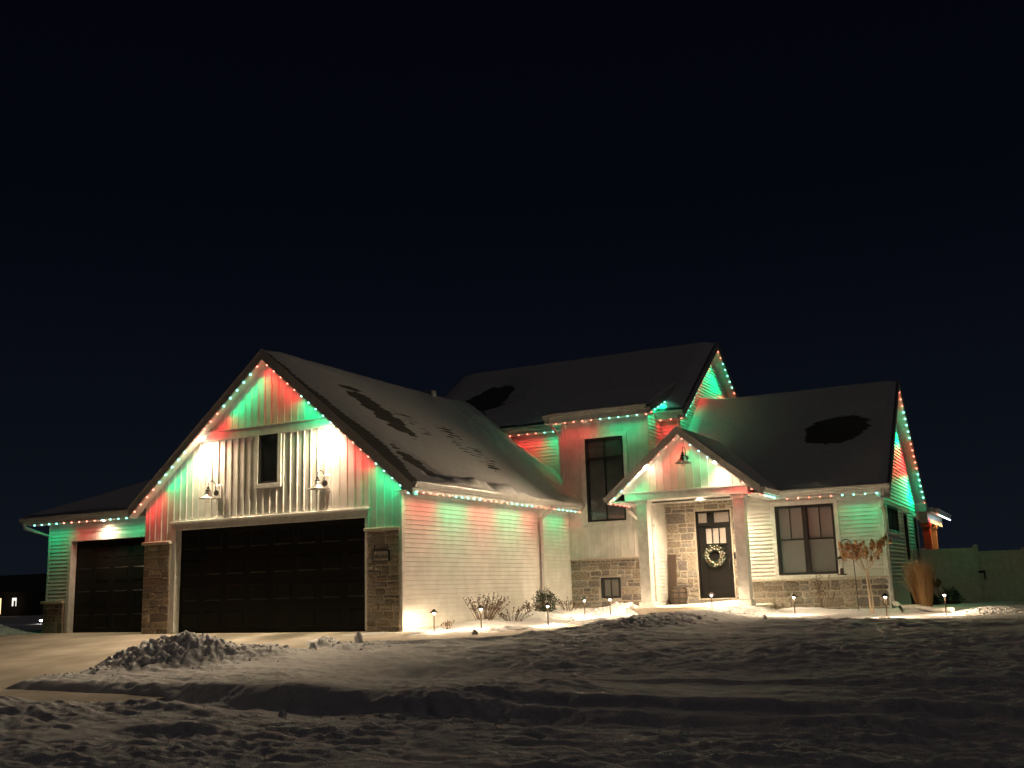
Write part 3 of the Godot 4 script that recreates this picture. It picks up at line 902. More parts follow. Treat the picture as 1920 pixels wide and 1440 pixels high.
	g = Geo.new()
	g.cbox(ft, 5.9, 9.04, 2.90, 3.0, 0.43, 0.45)
	g.cbox(ft, 5.8, 9.04, 2.925, 2.945, 0.0, 0.43, 0.002)
	part("eave_soffit", g, M.trim)
	gt = gutter(P(6.30, 2.985, 8.39), P(9.05, 2.985, 8.39), Vector3(0, 0, 1))
	downspout([P(8.86, 3.0, 8.32), P(8.86, 2.88, 8.34), P(8.76, 2.58, 8.74), P(8.80, 2.45, 8.76), P(8.80, 0.22, 8.76), P(8.9, 0.12, 8.60)], gt)
	fr = right_side(9.05)
	rake(fr, 12.37, 6.365, 8.30, 2.975, 0.32, 0.22)
	rake(fr, 12.37, 6.365, 16.40, 3.008, 0.32, 0.22)
	g = Geo.new()
	g.cbox(fs, 15.96, 16.46, 2.80, 3.06, 0.0, 0.335, 0.006)
	part("eave_return", g, M.trim)
	# porch
	g = Geo.new()
	g.cbox(front(6.75), 2.62, 5.85, -0.2, 0.21, -3.15, 0.0, 0.012)
	part("porch_floor", g, M.concrete)
	var fc = front(7.15)
	for x in [2.75, 5.36]:
		g = Geo.new()
		g.cbox(fc, x, x + 0.29, 0.36, 2.90, -0.29, 0.0, 0.008)
		w = part("porch_column", g, M.trim)
		g = Geo.new()
		g.cbox(fc, x - 0.05, x + 0.34, 0.21, 0.36, -0.34, 0.05, 0.02)
		part("column_base", g, M.trim, w)
		g = Geo.new()
		g.cbox(fc, x - 0.04, x + 0.33, 2.90, 3.0, -0.33, 0.04, 0.015)
		part("column_capital", g, M.trim, w)
	var fp = front(7.1)
	g = Geo.new()
	g.cbox(fp, 2.46, 5.80, 3.0, 3.19, -0.30, 0.045)
	g.cbox(fp, 2.42, 5.84, 3.19, 3.235, 0.0, 0.085, 0.008)
	g.cbox(fp, 2.46, 2.70, 3.0, 3.19, -1.72, -0.30)
	g.cbox(fp, 5.56, 5.80, 3.0, 3.19, -1.72, -0.30)
	part("porch_beam", g, M.trim)
	prof = [Vector2(2.36, 3.19), Vector2(4.13, 4.64), Vector2(5.90, 3.19)]
	w = wall("porch_gable_wall", fp, prof, 3.19, [], 0.12, M.siding)
	battens(w, fp, prof, 3.235, 2.55, 5.8, [], 0.2032, INF, 0.05)
	g = Geo.new()
	g.cbox(fp, 2.46, 5.80, 3.085, 3.115, -2.79, -0.30, 0.002)
	part("porch_ceiling", g, M.trim)
	rake(front(6.75), 4.13, 4.83, 2.06, 3.13, 0.35, 0.20)
	rake(front(6.75), 4.13, 4.83, 6.20, 3.13, 0.35, 0.20)
	roof_slab("porch_roof", P(2.06, 3.13, 6.78), P(2.06, 3.13, 8.50), P(4.13, 4.83, 10.55), P(4.13, 4.83, 6.78), 0.13)
	roof_slab("porch_roof", P(6.20, 3.13, 6.78), P(6.20, 3.13, 8.50), P(4.13, 4.83, 10.55), P(4.13, 4.83, 6.78), 0.13)
	g = Geo.new()
	g.cbox(fp, 2.08, 2.46, 2.965, 2.985, -1.72, 0.30, 0.002)
	part("eave_soffit", g, M.trim)
	g = Geo.new()
	g.cbox(fp, 5.80, 6.18, 2.965, 2.985, -1.72, 0.30, 0.002)
	part("eave_soffit", g, M.trim)
	gt = gutter(P(2.06, 2.985, 6.78), P(2.06, 2.985, 8.80), Vector3.LEFT)
	downspout([P(2.0, 2.99, 8.45), P(2.0, 2.86, 8.45), P(2.2, 2.62, 8.76), P(2.2, 2.5, 8.79), P(2.66, 2.42, 8.79)], gt)
	gutter(P(6.20, 2.985, 6.78), P(6.20, 2.985, 8.30), Vector3.RIGHT)
	var fd = front(9.9)
	var dr = Rect2(3.485, 0.37, 1.02, 2.444)
	w = wall("entry_wall", fd, [Vector2(2.57, 3.1), Vector2(5.05, 3.1)], -0.1, [dr], 0.16, M.mortar)
	stones(w, fd, 2.60, 5.04, 0.21, 3.08, [dr.grow(0.035)], -0.002, 106)
	g = Geo.new()
	frame_ring(g, fd, dr.grow(0.03), 0.03, -0.05, 0.045)
	part("door_casing", g, M.mortar)
	wall("entry_side_wall", Fr.new(P(5.05, 0, 0), Vector3(0, 0, -1), Vector3.LEFT), [Vector2(8.87, 3.1), Vector2(9.88, 3.1)], -0.1, [], 0.16, M.siding)
	entry_door(fd, dr)
	# covered patio behind the wing
	g = Geo.new()
	g.hexa([P(5.0, 3.0, 16.4), P(9.2, 2.95, 16.4), P(9.2, 2.95, 21.3), P(5.0, 3.0, 21.3), P(5.0, 2.86, 16.4), P(9.2, 2.81, 16.4), P(9.2, 2.81, 21.3), P(5.0, 2.86, 21.3)])
	part("patio_roof", g, M.trim)
	g = Geo.new()
	g.cbox(right_side(8.75), 16.5, 21.0, 2.50, 2.80, 0.0, 0.26)
	part("patio_beam", g, M.trim)
	gutter(P(9.2, 2.80, 16.7), P(9.2, 2.80, 21.3), Vector3.RIGHT)
	for d in [17.0, 18.75]:
		g = Geo.new()
		g.cbox(right_side(8.76), d, d + 0.24, -0.2, 2.36, 0.0, 0.24, 0.01)
		g.cbox(right_side(8.73), d - 0.03, d + 0.27, 2.36, 2.50, 0.0, 0.30, 0.01)
		part("patio_post", g, M.cedar)
	# hidden outer walls that close the house
	for e in [[-12.55, 1.07, -12.4, 11.0, 3.1], [-12.55, 10.9, -0.1, 11.0, 3.1], [-7.7, 0.0, -7.55, 10.9, 3.2], [-6.0, 10.0, -5.9, 17.0, 5.9], [-6.0, 16.9, 3.1, 17.0, 5.9], [3.0, 15.85, 8.7, 15.95, 3.2]]:
		g = Geo.new()
		g.hexa([P(e[0], -0.3, e[1]), P(e[2], -0.3, e[1]), P(e[2], -0.3, e[3]), P(e[0], -0.3, e[3]), P(e[0], e[4], e[1]), P(e[2], e[4], e[1]), P(e[2], e[4], e[3]), P(e[0], e[4], e[3])])
		part("rear_wall", g, M.siding)
func pier(fr, a0, a1, top, seed_):
	var g := Geo.new()
	g.cbox(fr, a0, a1, -0.15, top, 0.0, 0.045, 0.003)
	var w = part("stone_pier", g, M.dark_mortar)
	stones(w, fr, a0 + 0.005, a1 - 0.005, -0.06, top - 0.005, [], 0.042, seed_, "dark_stone")
	g = Geo.new()
	g.cbox(fr, a0 - 0.03, a1 + 0.03, top, top + 0.07, 0.0, 0.13, 0.015)
	part("stone_cap", g, M.dark_mortar)
func entry_door(fr: Fr, r: Rect2):
	var g := Geo.new()
	frame_ring(g, fr, r, 0.05, -0.13, 0.0)
	g.cbox(fr, r.position.x + 0.05, r.end.x - 0.05, 2.39, 2.48, -0.13, -0.005)
	g.cbox(fr, r.position.x + 0.05, r.end.x - 0.05, r.position.y + 0.05, 0.62, -0.11, -0.06, 0.003)
	g.cbox(fr, r.position.x + 0.05, 3.74, 0.62, 2.39, -0.11, -0.06, 0.003)
	g.cbox(fr, 4.32, r.end.x - 0.05, 0.62, 2.39, -0.11, -0.06, 0.003)
	g.cbox(fr, 3.74, 4.32, 0.62, 1.88, -0.11, -0.075, 0.003)
	g.cbox(fr, 3.74, 4.32, 2.32, 2.39, -0.11, -0.06, 0.003)
	for x in [3.918, 4.118]: g.cbox(fr, x, x + 0.024, 1.88, 2.32, -0.11, -0.055, 0.003)
	g.cbox(fr, 3.80, 4.00, 2.48, 2.764, -0.11, -0.06, 0.003)
	g.cbox(fr, 3.72, 4.34, 1.85, 1.89, -0.075, -0.035, 0.003)
	var d = part("front_door", g, M.door_black)
	for e in [[3.742, 3.918, 1.88, 2.32], [3.942, 4.118, 1.88, 2.32], [4.142, 4.32, 1.88, 2.32], [3.535, 3.80, 2.48, 2.764], [4.0, 4.455, 2.48, 2.764]]:
		var q := Geo.new()
		q.cbox(fr, e[0], e[1], e[2], e[3], -0.090, -0.084, 0.001)
		part("pane", q, M.glass, d)
		q = Geo.new()
		q.cbox(fr, e[0], e[1], e[2], e[3], -0.125, -0.115, 0.001)
		part("frosted_backing", q, M.pale_cloth, d)
	g = Geo.new()
	g.tube([fr.p(4.40, 1.18, -0.06), fr.p(4.40, 1.2, -0.01), fr.p(4.40, 1.42, -0.01), fr.p(4.40, 1.45, -0.06)], 0.014, 8)
	part("handle", g, M.iron, d)
	g = Geo.new()
	g.cbox(fr, 4.545, 4.60, 1.44, 1.62, 0.03, 0.065, 0.008)
	part("door_bell", g, M.iron)
# ---------------------------------------------------------------- lights on the house
var GREEN := Color(0.0, 1.0, 0.62)
var RED := Color(1.0, 0.25, 0.24)
var LED_E := 0.070
var bulb_mesh := {}
func led_string(label, a: Vector3, b: Vector3, seq: String, dir: Vector3, power := 1.0, beam := 54.0):
	var t = thing("led_string", a, label, "string lights", "LED strings along the roof edges")
	var g := Geo.new()
	g.tube([a - (b - a).normalized() * 0.08 + Vector3(0, 0.022, 0), b + (b - a).normalized() * 0.08 + Vector3(0, 0.022, 0)], 0.012, 4)
	put("track", g, M.gutter, t)
	if bulb_mesh.is_empty():
		for k in ["led_green", "led_red", "led_white"]:
			g = Geo.new()
			g.ball(Vector3.ZERO, 0.025, 8, Vector3(1, 0.75, 1))
			bulb_mesh[k] = g.mesh(M[k])
	for i in seq.length():
		var p = a.lerp(b, float(i) / max(1, seq.length() - 1))
		var red = seq[i].to_upper() == "R"
		var o = put("bulb", bulb_mesh[{"R": "led_red", "G": "led_green", "W": "led_white"}[seq[i].to_upper()]], null, t, false)
		o.global_transform = Transform3D(Basis.IDENTITY, p)
		spot(p + dir.normalized() * 0.004, dir, LED_E * power * (0.3 if seq[i] == "r" else 1.0), (RED if red else GREEN) if seq[i] != "W" else Color(1.0, 0.80, 0.55), 0.015, beam, 1.0, t)
func strings():
	var down = Vector3(0, -1, 0)
	var back = Vector3(0, 0, -1)
	var rt = Vector3.RIGHT
	led_string("green and red LED string under the low eave of the left garage bay", P(-12.62, 2.915, 0.60), P(-8.75, 2.915, 0.60), "GGGGRRRRRGGGGG", down + back * 0.6, 0.6)
	led_string("LED string down the left slope of the big garage gable", P(-3.93, 6.21, -0.25), P(-7.83, 2.965, -0.25), "RGGGGGRRRRRGGGGGRRRR", Vector3(0.55, -0.8, 0) + back * 0.45)
	led_string("LED string down the right slope of the big garage gable", P(-3.63, 6.21, -0.25), P(0.36, 2.89, -0.25), "RRRRRGGGGGRRRRRGGGGG", Vector3(-0.55, -0.8, 0) + back * 0.45)
	led_string("long red and green LED string under the garage side eave", P(0.44, 2.915, -0.05), P(0.44, 2.915, 8.60), "GRRRRRGGGGGRRRRRGGGGGRRRRRGGGGGR", down - rt * 0.65, 0.8)
	led_string("short red LED string under the upper eave left of the bay", P(-2.55, 5.50, 9.57), P(-0.45, 5.50, 9.57), "RRRRRGGG", down + back * 0.7, 1.0)
	led_string("LED string under the front eave of the tall window bay", P(-0.12, 5.535, 8.44), P(2.70, 5.535, 8.44), "RRRRRGGGGGR", down + back * 0.6, 0.65)
	led_string("green LED string on the left rake of the tall window bay", P(-0.47, 5.60, 8.52), P(-0.47, 6.05, 9.75), "GGGGG", down + rt * 0.5)
	led_string("green LED string on the right rake of the tall window bay", P(2.83, 5.60, 8.52), P(2.83, 6.40, 10.6), "RGGGGGGR", down - rt * 0.5, 1.3)
	led_string("three red LED bulbs under the stub of upper eave right of the bay", P(2.72, 5.50, 9.57), P(3.36, 5.50, 9.57), "RRR", down + back * 0.7, 1.5)
	led_string("LED string up the front slope of the upper gable", P(3.44, 8.22, 13.42), P(3.44, 5.62, 9.75), "RGGGGRRRRRGGGGGGG", down - rt * 0.9 + back * 0.6, 0.9, 46.0)
	led_string("LED string down the rear slope of the upper gable", P(3.44, 8.22, 13.58), P(3.44, 5.62, 17.25), "RRGGGGGRRRRRGGGGG", down - rt * 0.38 - back * 1.2, 3.0, 40.0)
	led_string("LED string down the left slope of the porch gable", P(4.02, 4.50, 6.78), P(2.28, 3.07, 6.78), "RRRRRGGGG", Vector3(0.5, -0.8, 0) + back * 0.5, 0.8)
	led_string("LED string down the right slope of the porch gable", P(4.24, 4.50, 6.78), P(5.98, 3.07, 6.78), "RGGGGRRRR", Vector3(-0.5, -0.8, 0) + back * 0.5, 0.8)
	led_string("five red LED bulbs along the left side eave of the porch", P(2.11, 2.945, 6.95), P(2.11, 2.945, 8.25), "RRRRR", down + rt * 0.5, 1.2)
	led_string("LED bulbs along the right side eave of the porch", P(6.15, 2.945, 6.95), P(6.15, 2.945, 8.35), "RRGGGGG", down - rt * 0.3)
	led_string("LED string under the front eave of the right wing", P(6.48, 2.895, 8.40), P(8.72, 2.895, 8.40), "rrrrrGGGG", down + back * 0.35, 0.8)
	led_string("LED string up the front slope of the right wing gable", P(9.02, 6.05, 12.28), P(9.02, 2.92, 8.52), "RRRGGGGGRRRRRGGGGGR", down - rt * 0.45 + back * 0.8, 0.5, 40.0)
	led_string("LED string down the rear slope of the right wing gable", P(9.02, 6.05, 12.46), P(9.02, 2.89, 16.25), "RRRGGGGGRRRRRGGGGGRR", down - rt * 0.36 - back * 1.35, 5.5, 40.0)
	led_string("LED string along the patio eave behind the right wing", P(9.28, 2.74, 16.9), P(9.28, 2.74, 21.0), "RRGWWWWWWWWWWWW", down - rt * 0.45, 3.0)
func flood(label, at: Vector3, dir: Vector3, e, angle, group = "soffit flood lights"):
	dir = dir.normalized()
	var t = thing("soffit_light", at, label, "light", group)
	var side = dir.cross(Vector3(0, 0, 1)).normalized()
	var fr = Fr.new(at, side, dir)
	var ring := []
	var g := Geo.new()
	var q := Geo.new()
	var up = side.cross(dir)
	for k in 20:
		var a0 = TAU * k / 20
		var a1 = TAU * (k + 1) / 20
		var d0 = side * cos(a0) + up * sin(a0)
		var d1 = side * cos(a1) + up * sin(a1)
		g.quad(at + d0 * 0.065, at + d1 * 0.065, at + d1 * 0.085, at + d0 * 0.085, dir)
		g.quad(at + d0 * 0.065 + dir * 0.0, at + d1 * 0.065, at + d1 * 0.065 - dir * 0.006, at + d0 * 0.065 - dir * 0.006, -d0)
		g.quad(at + d0 * 0.085, at + d1 * 0.085, at + d1 * 0.085 - dir * 0.012, at + d0 * 0.085 - dir * 0.012, d0)
		q.tri(at - dir * 0.003, at + d0 * 0.065 - dir * 0.003, at + d1 * 0.065 - dir * 0.003, dir)
	put("trim_ring", g, M.trim, t)
	put("lens", q, M.lens, t)
	spot(at + dir * 0.02, dir, e, WARM, 0.12, angle, 1.0, t)
func wall_lamp(x, y, d, label):
	# gooseneck barn lamp, unlit, with a clear jar under its metal shade
	var t = thing("wall_lamp", P(x, y, d), label, "wall lamp", "gooseneck barn lamps on the gables")
	var fr = Fr.new(P(x, y, d), Vector3.RIGHT, Vector3(0, 0, 1))
	var g := Geo.new()
	g.cbox(fr, -0.10, 0.10, -0.12, 0.20, 0.0, 0.05, 0.01)
	g.cbox(fr, -0.075, 0.075, -0.095, 0.175, 0.05, 0.06, 0.004)
	put("mounting_block", g, M.trim, t)
	g = Geo.new()
	g.tube([fr.p(0, 0.0, 0.06), fr.p(0, 0.0, 0.085)], 0.07, 20)
	put("back_plate", g, M.dark_metal, t)
	g = Geo.new()
	var pts = [fr.p(0, 0.0, 0.08), fr.p(0, 0.05, 0.10)]
	for i in 11:
		var a = PI * i / 10
		pts.append(fr.p(0, 0.17 + 0.11 * sin(a), 0.23 - 0.12 * cos(a)))
	pts.append(fr.p(0, 0.10, 0.35))
	g.tube(pts, 0.011, 8)
	put("arm", g, M.dark_metal, t)
	g = Geo.new()
	var o = fr.p(0, 0, 0.35)
	g.lathe(o, [Vector2(0.0, 0.13), Vector2(0.03, 0.125), Vector2(0.035, 0.07), Vector2(0.055, 0.06), Vector2(0.06, 0.02), Vector2(0.0, 0.02)], 20)
	put("socket", g, M.dark_metal, t)
	g = Geo.new()
	g.lathe(o, [Vector2(0.05, 0.03), Vector2(0.07, 0.0), Vector2(0.095, -0.06), Vector2(0.145, -0.115), Vector2(0.205, -0.145), Vector2(0.208, -0.16), Vector2(0.145, -0.13), Vector2(0.09, -0.07), Vector2(0.06, -0.01)], 28)
	put("shade", g, M.galvanized, t)
	g = Geo.new()
	g.lathe(o, [Vector2(0.055, -0.09), Vector2(0.06, -0.14), Vector2(0.06, -0.22), Vector2(0.045, -0.25), Vector2(0.0, -0.255)], 18)
	put("glass_jar", g, M.jar, t)
func path_light(x, d, label, h := 0.43, lift := 0.0, tilt := 0.0):
	var y = ground_y(x, d) - 0.02 + lift
	var t = thing("path_light", P(x, y, d), label, "path light", "path lights along the beds")
	var o = P(x, y, d)
	var top = o + Vector3(tilt, h, 0)
	var g := Geo.new()
	g.tube([o - Vector3(0, 0.12, 0), top], 0.013, 8)
	put("stake", g, M.bronze, t)
	g = Geo.new()
	g.lathe(top, [Vector2(0.0, 0.085), Vector2(0.012, 0.08), Vector2(0.045, 0.047), Vector2(0.095, 0.012), Vector2(0.095, 0.005), Vector2(0.045, 0.035), Vector2(0.0, 0.05)], 20)
	put("cap", g, M.bronze, t)
	g = Geo.new()
	g.lathe(top, [Vector2(0.0, 0.035), Vector2(0.026, 0.03), Vector2(0.026, -0.012), Vector2(0.016, -0.03), Vector2(0.0, -0.03)], 14)
	put("lens", g, M.path_lens, t)
	omni(top + Vector3(0, -0.005, 0), PATH_E, Color(1.0, 0.87, 0.70), 0.03, t)
var PATH_E := 0.75

# ---------------------------------------------------------------- plants and things in the beds
func leaf(g: Geo, c: Vector3, dir: Vector3, l, w):
	var s = dir.cross(Vector3(rng.randf_range(-1, 1), rng.randf_range(-1, 1), rng.randf_range(-1, 1))).normalized() * w
	var up = s.cross(dir).normalized()
	g.tri(c, c + dir * l * 0.5 + s, c + dir * l, up)
	g.tri(c, c + dir * l, c + dir * l * 0.5 - s, up)
func rdir(up := 0.0) -> Vector3:
	return (Vector3(rng.randf_range(-1, 1), rng.randf_range(-1, 1) + up, rng.randf_range(-1, 1)) + Vector3(0.001, 0, 0)).normalized()
func twig_shrub(x, d, label, count, height, spread, lean, seed_, heads := 5, cat := "shrub", pale := false):
	rng.seed = seed_
	var y = ground_y(x, d) - 0.03
	var t = thing("bare_shrub", P(x, y, d), label, cat, "leafless plants in the snow beds")
	var o = P(x, y, d)
	var st := Geo.new()
	var hd := Geo.new()
	for i in count:
		var a = rng.randf() * TAU
		var f = sqrt(rng.randf())
		var b = o + Vector3(cos(a), 0, sin(a)) * spread * 0.35 * f
		var hh = height * rng.randf_range(0.45, 1.0) * (1.0 - 0.25 * f)
		var tip = o + Vector3(cos(a) * spread * f + lean * rng.randf(), hh, sin(a) * spread * f)
		var m = b.lerp(tip, 0.5) + Vector3(rng.randf_range(-0.04, 0.04), 0.03, rng.randf_range(-0.04, 0.04))
		st.tube([b, m, tip], 0.006, 5, 0.003)
		for k in heads:
			var q = m.lerp(tip, float(k + 1) / heads)
			var e = q + rdir(0.6) * rng.randf_range(0.01, 0.05)
			st.tube([q, e], 0.0028, 4)
			for l in 3: leaf(hd, e, rdir(0.3), rng.randf_range(0.02, 0.042), 0.012)
	put("stems", st, M.pale_twig if pale else M.twig, t)
	var o2 = put("seed_heads", hd, M.seed_head, t)
	o2.set_meta("kind", "stuff")
func boxwood(x, d, y, r, label, key := "leaf", called := "evergreen_shrub"):
	rng.seed = int(x * 100) + 7
	var t = thing(called, P(x, y, d), label, "shrub")
	var o = P(x, y + r * 0.95, d)
	var g := Geo.new()
	for i in 14:
		var b = rdir(0.3)
		g.tube([P(x, y - 0.05, d), o + b * r * 0.75], 0.01, 5, 0.004)
	put("branches", g, M.twig, t)
	g = Geo.new()
	for i in 2600:
		var b = rdir()
		var c = o + b * r * pow(rng.randf(), 0.33) * (1.0 + 0.16 * sin(b.x * 9.0 + b.y * 7.0) + 0.1 * sin(b.z * 13.0)) * Vector3(1, 1.05, 1)
		leaf(g, c, (b + rdir() * 0.8).normalized(), rng.randf_range(0.025, 0.05), 0.011)
	put("foliage", g, M[key], t).set_meta("kind", "stuff")
func hydrangea_tree(x, d):
	rng.seed = 77
	var y = ground_y(x, d) - 0.03
	var t = thing("hydrangea_tree", P(x, y, d), "small bare hydrangea tree with dried orange brown flower heads before the right wing", "tree")
	var o = P(x, y, d)
	var fork = o + Vector3(-0.03, 0.98, 0)
	var g := Geo.new()
	g.tube([o, o + Vector3(-0.01, 0.5, 0.01), fork], 0.024, 8, 0.019)
	g.tube([o + Vector3(0.06, 0, 0.02), o + Vector3(0.05, 0.5, 0), fork + Vector3(0.035, 0.02, 0)], 0.020, 8, 0.016)
	put("trunk", g, M.pale_twig, t)
	g = Geo.new()
	var heads = []
	for i in 9:
		var a = TAU * i / 9.0 + rng.randf_range(-0.25, 0.25)
		var rr = rng.randf_range(0.22, 0.62)
		var m = fork + Vector3(cos(a) * rr * 0.55, rng.randf_range(0.20, 0.36), sin(a) * rr * 0.45)
		g.tube([fork, fork.lerp(m, 0.5) + Vector3(0, -0.02, 0), m], 0.012, 6, 0.008)
		for k in 5:
			var b = a + rng.randf_range(-0.9, 0.9)
			var e = m + Vector3(cos(b) * rng.randf_range(0.06, 0.40), rng.randf_range(0.02, 0.36), sin(b) * rng.randf_range(0.06, 0.30))
			g.tube([m, m.lerp(e, 0.5) + Vector3(0, 0.02, 0), e], 0.006, 5, 0.004)
			heads.append(e)
	put("branches", g, M.pale_twig, t)
	var n = 0
	for e in heads:
		g = Geo.new()
		var s = rng.randf_range(0.65, 1.05)
		var ax = (Vector3(e.x - fork.x, 0.5, e.z - fork.z)).normalized().lerp(Vector3.UP, 0.5).normalized()
		for i in 95:
			var h = rng.randf()
			var r = (0.078 * (1.0 - h * 0.85) + 0.01) * s
			var c = e + ax * (h * 0.17 - 0.04) * s + rdir().slide(ax) * r * sqrt(rng.randf())
			leaf(g, c, rdir(0.1), 0.040 * s, 0.018 * s)
		put("flower_head", g, M["flower%d" % (n % 3)], t)
		n += 1
func ornamental_grass(x, d):
	rng.seed = 21
	var y = ground_y(x, d)
	var t = thing("ornamental_grass", P(x, y, d), "tall tan clump of dry ornamental grass by the right wing corner", "grass")
	for pass_ in 2:
		var g := Geo.new()
		for i in 620:
			var a = rng.randf() * TAU
			var f = sqrt(rng.randf())
			var b = P(x, y, d) + Vector3(cos(a), 0, sin(a)) * 0.17 * f
			var out = Vector3(cos(a), 0, sin(a)) * (0.04 + 0.24 * f) * rng.randf_range(0.5, 1.3)
			out.x -= 0.05
			var h = rng.randf_range(0.7, 1.32) * (1.0 - 0.10 * f)
			var m = b + out * 0.28 + Vector3(0, h * 0.55, 0)
			var e = b + out + Vector3(0, h, 0) + rdir() * 0.03
			var w = Vector3(sin(a + rng.randf()), 0, cos(a)).normalized() * rng.randf_range(0.003, 0.0055)
			var nn = Vector3(w.z, 0.1, -w.x)
			g.quad(b - w, b + w, m + w, m - w, nn)
			g.tri(m - w, m + w, e, nn)
		put("blades", g, M.dry_grass if pass_ == 0 else M.dry_grass_dark, t).set_meta("kind", "stuff")
func shepherd_hook(x, d):
	var y = ground_y(x, d) - 0.05
	var t = thing("shepherd_hook", P(x, y, d), "thin black shepherd hook pole standing before the right wing", "garden hook")
	var g := Geo.new()
	var pts = [P(x, y, d), P(x - 0.03, y + 1.62, d)]
	for i in 13:
		var a = PI * i / 12
		pts.append(P(x - 0.03 - 0.135 + 0.135 * cos(a), y + 1.62 + 0.15 * sin(a), d))
	pts.append(P(x - 0.30, y + 1.56, d)); pts.append(P(x - 0.33, y + 1.54, d)); pts.append(P(x - 0.35, y + 1.57, d))
	g.tube(pts, 0.010, 6)
	put("pole", g, M.iron, t)
	var f = thing("bird_feeder", P(x - 0.32, y + 0.92, d), "bird feeder with conical roof hanging from the shepherd hook", "bird feeder")
	var o = P(x - 0.32, y + 0.92, d)
	g = Geo.new()
	g.tube([o + Vector3(0, 0.62, 0), o + Vector3(0, 0.46, 0)], 0.004, 4)
	g.tube([o + Vector3(0.05, 0.40, 0), o + Vector3(0.05, 0.0, 0)], 0.004, 4)
	g.tube([o + Vector3(-0.05, 0.40, 0), o + Vector3(-0.05, 0.0, 0)], 0.004, 4)
	put("hanger", g, M.iron, f)
	g = Geo.new()
	g.lathe(o, [Vector2(0.0, 0.47), Vector2(0.02, 0.46), Vector2(0.12, 0.395), Vector2(0.12, 0.385), Vector2(0.0, 0.40)], 20)
	put("roof", g, M.bronze, f)
	g = Geo.new()
	g.lathe(o, [Vector2(0.052, 0.385), Vector2(0.052, 0.02), Vector2(0.0, 0.02)], 18)
	put("seed_tube", g, M.jar, f)
	g = Geo.new()
	g.lathe(o, [Vector2(0.0, 0.17), Vector2(0.045, 0.16), Vector2(0.045, 0.022), Vector2(0.0, 0.022)], 14)
	put("seed", g, M.barrel, f)
	g = Geo.new()
	g.lathe(o, [Vector2(0.0, 0.02), Vector2(0.10, 0.02), Vector2(0.115, 0.03), Vector2(0.115, 0.005), Vector2(0.0, 0.0)], 20)
	put("tray", g, M.bronze, f)
func wreath():
	var c = P(3.99, 1.545, 9.9) + Vector3(0, 0, 0.0)
	var t = thing("wreath", c, "round evergreen wreath with warm lights and pine cones on the front door", "wreath")
	rng.seed = 5
	var g := Geo.new()
	var pc := Geo.new()
	var R = 0.235
	for i in 2300:
		var a = rng.randf() * TAU
		var rr = 0.075 * sqrt(rng.randf())
		var b = rng.randf() * TAU
		var radial = Vector3(cos(a), sin(a), 0)
		var p = c + radial * (R + rr * cos(b)) + Vector3(0, 0, rr * sin(b) * 0.8)
		leaf(g, p, (radial * cos(b) + Vector3(0, 0, sin(b)) + rdir() * 0.9).normalized(), rng.randf_range(0.03, 0.06), 0.006)
	for i in 22:
		var a = rng.randf() * TAU
		pc.ball(c + Vector3(cos(a), sin(a), 0) * (R + rng.randf_range(-0.04, 0.04)) + Vector3(0, 0, 0.055), 0.022, 6, Vector3(1, 1.2, 1))
	put("foliage", g, M.needle, t).set_meta("kind", "stuff")
	put("pine_cones", pc, M.pine_cone, t).set_meta("kind", "stuff")
	var ball := Geo.new()
	ball.ball(Vector3.ZERO, 0.0115, 6)
	var bm = ball.mesh(M.wreath_bulb)
	for i in 58:
		var a = TAU * i / 58 + rng.randf_range(-0.1, 0.1)
		var o = put("bulb", bm, null, t, false)
		o.global_position = c + Vector3(cos(a), sin(a), 0) * (R + rng.randf_range(-0.07, 0.07)) + Vector3(0, 0, rng.randf_range(0.045, 0.075))
func plaque():
	var f0 = front(0.0)
	var t = thing("house_number_plaque", f0.p(-0.47, 1.58, 0.09), "dark framed house number plaque reading W5868 on the right garage pier", "sign")
	var g := Geo.new()
	g.cbox(f0, -0.67, -0.27, 1.47, 1.69, 0.05, 0.10, 0.006)
	put("plate", g, M.mortar, t)
	g = Geo.new()
	frame_ring(g, f0, Rect2(-0.68, 1.46, 0.42, 0.24), 0.018, 0.06, 0.112, 0.003)
	put("frame", g, M.black, t)
	var tm := TextMesh.new()
	var font := SystemFont.new()
	font.font_names = PackedStringArray(["Droid Sans"])
	tm.font = font
	tm.text = "W5868"
	tm.font_size = 64
	tm.pixel_size = 0.0018
	tm.depth = 0.008
	tm.material = M.black
	var o := MeshInstance3D.new()
	o.name = "digits"
	o.mesh = tm
	t.add_child(o)
	o.global_position = f0.p(-0.47, 1.565, 0.103)
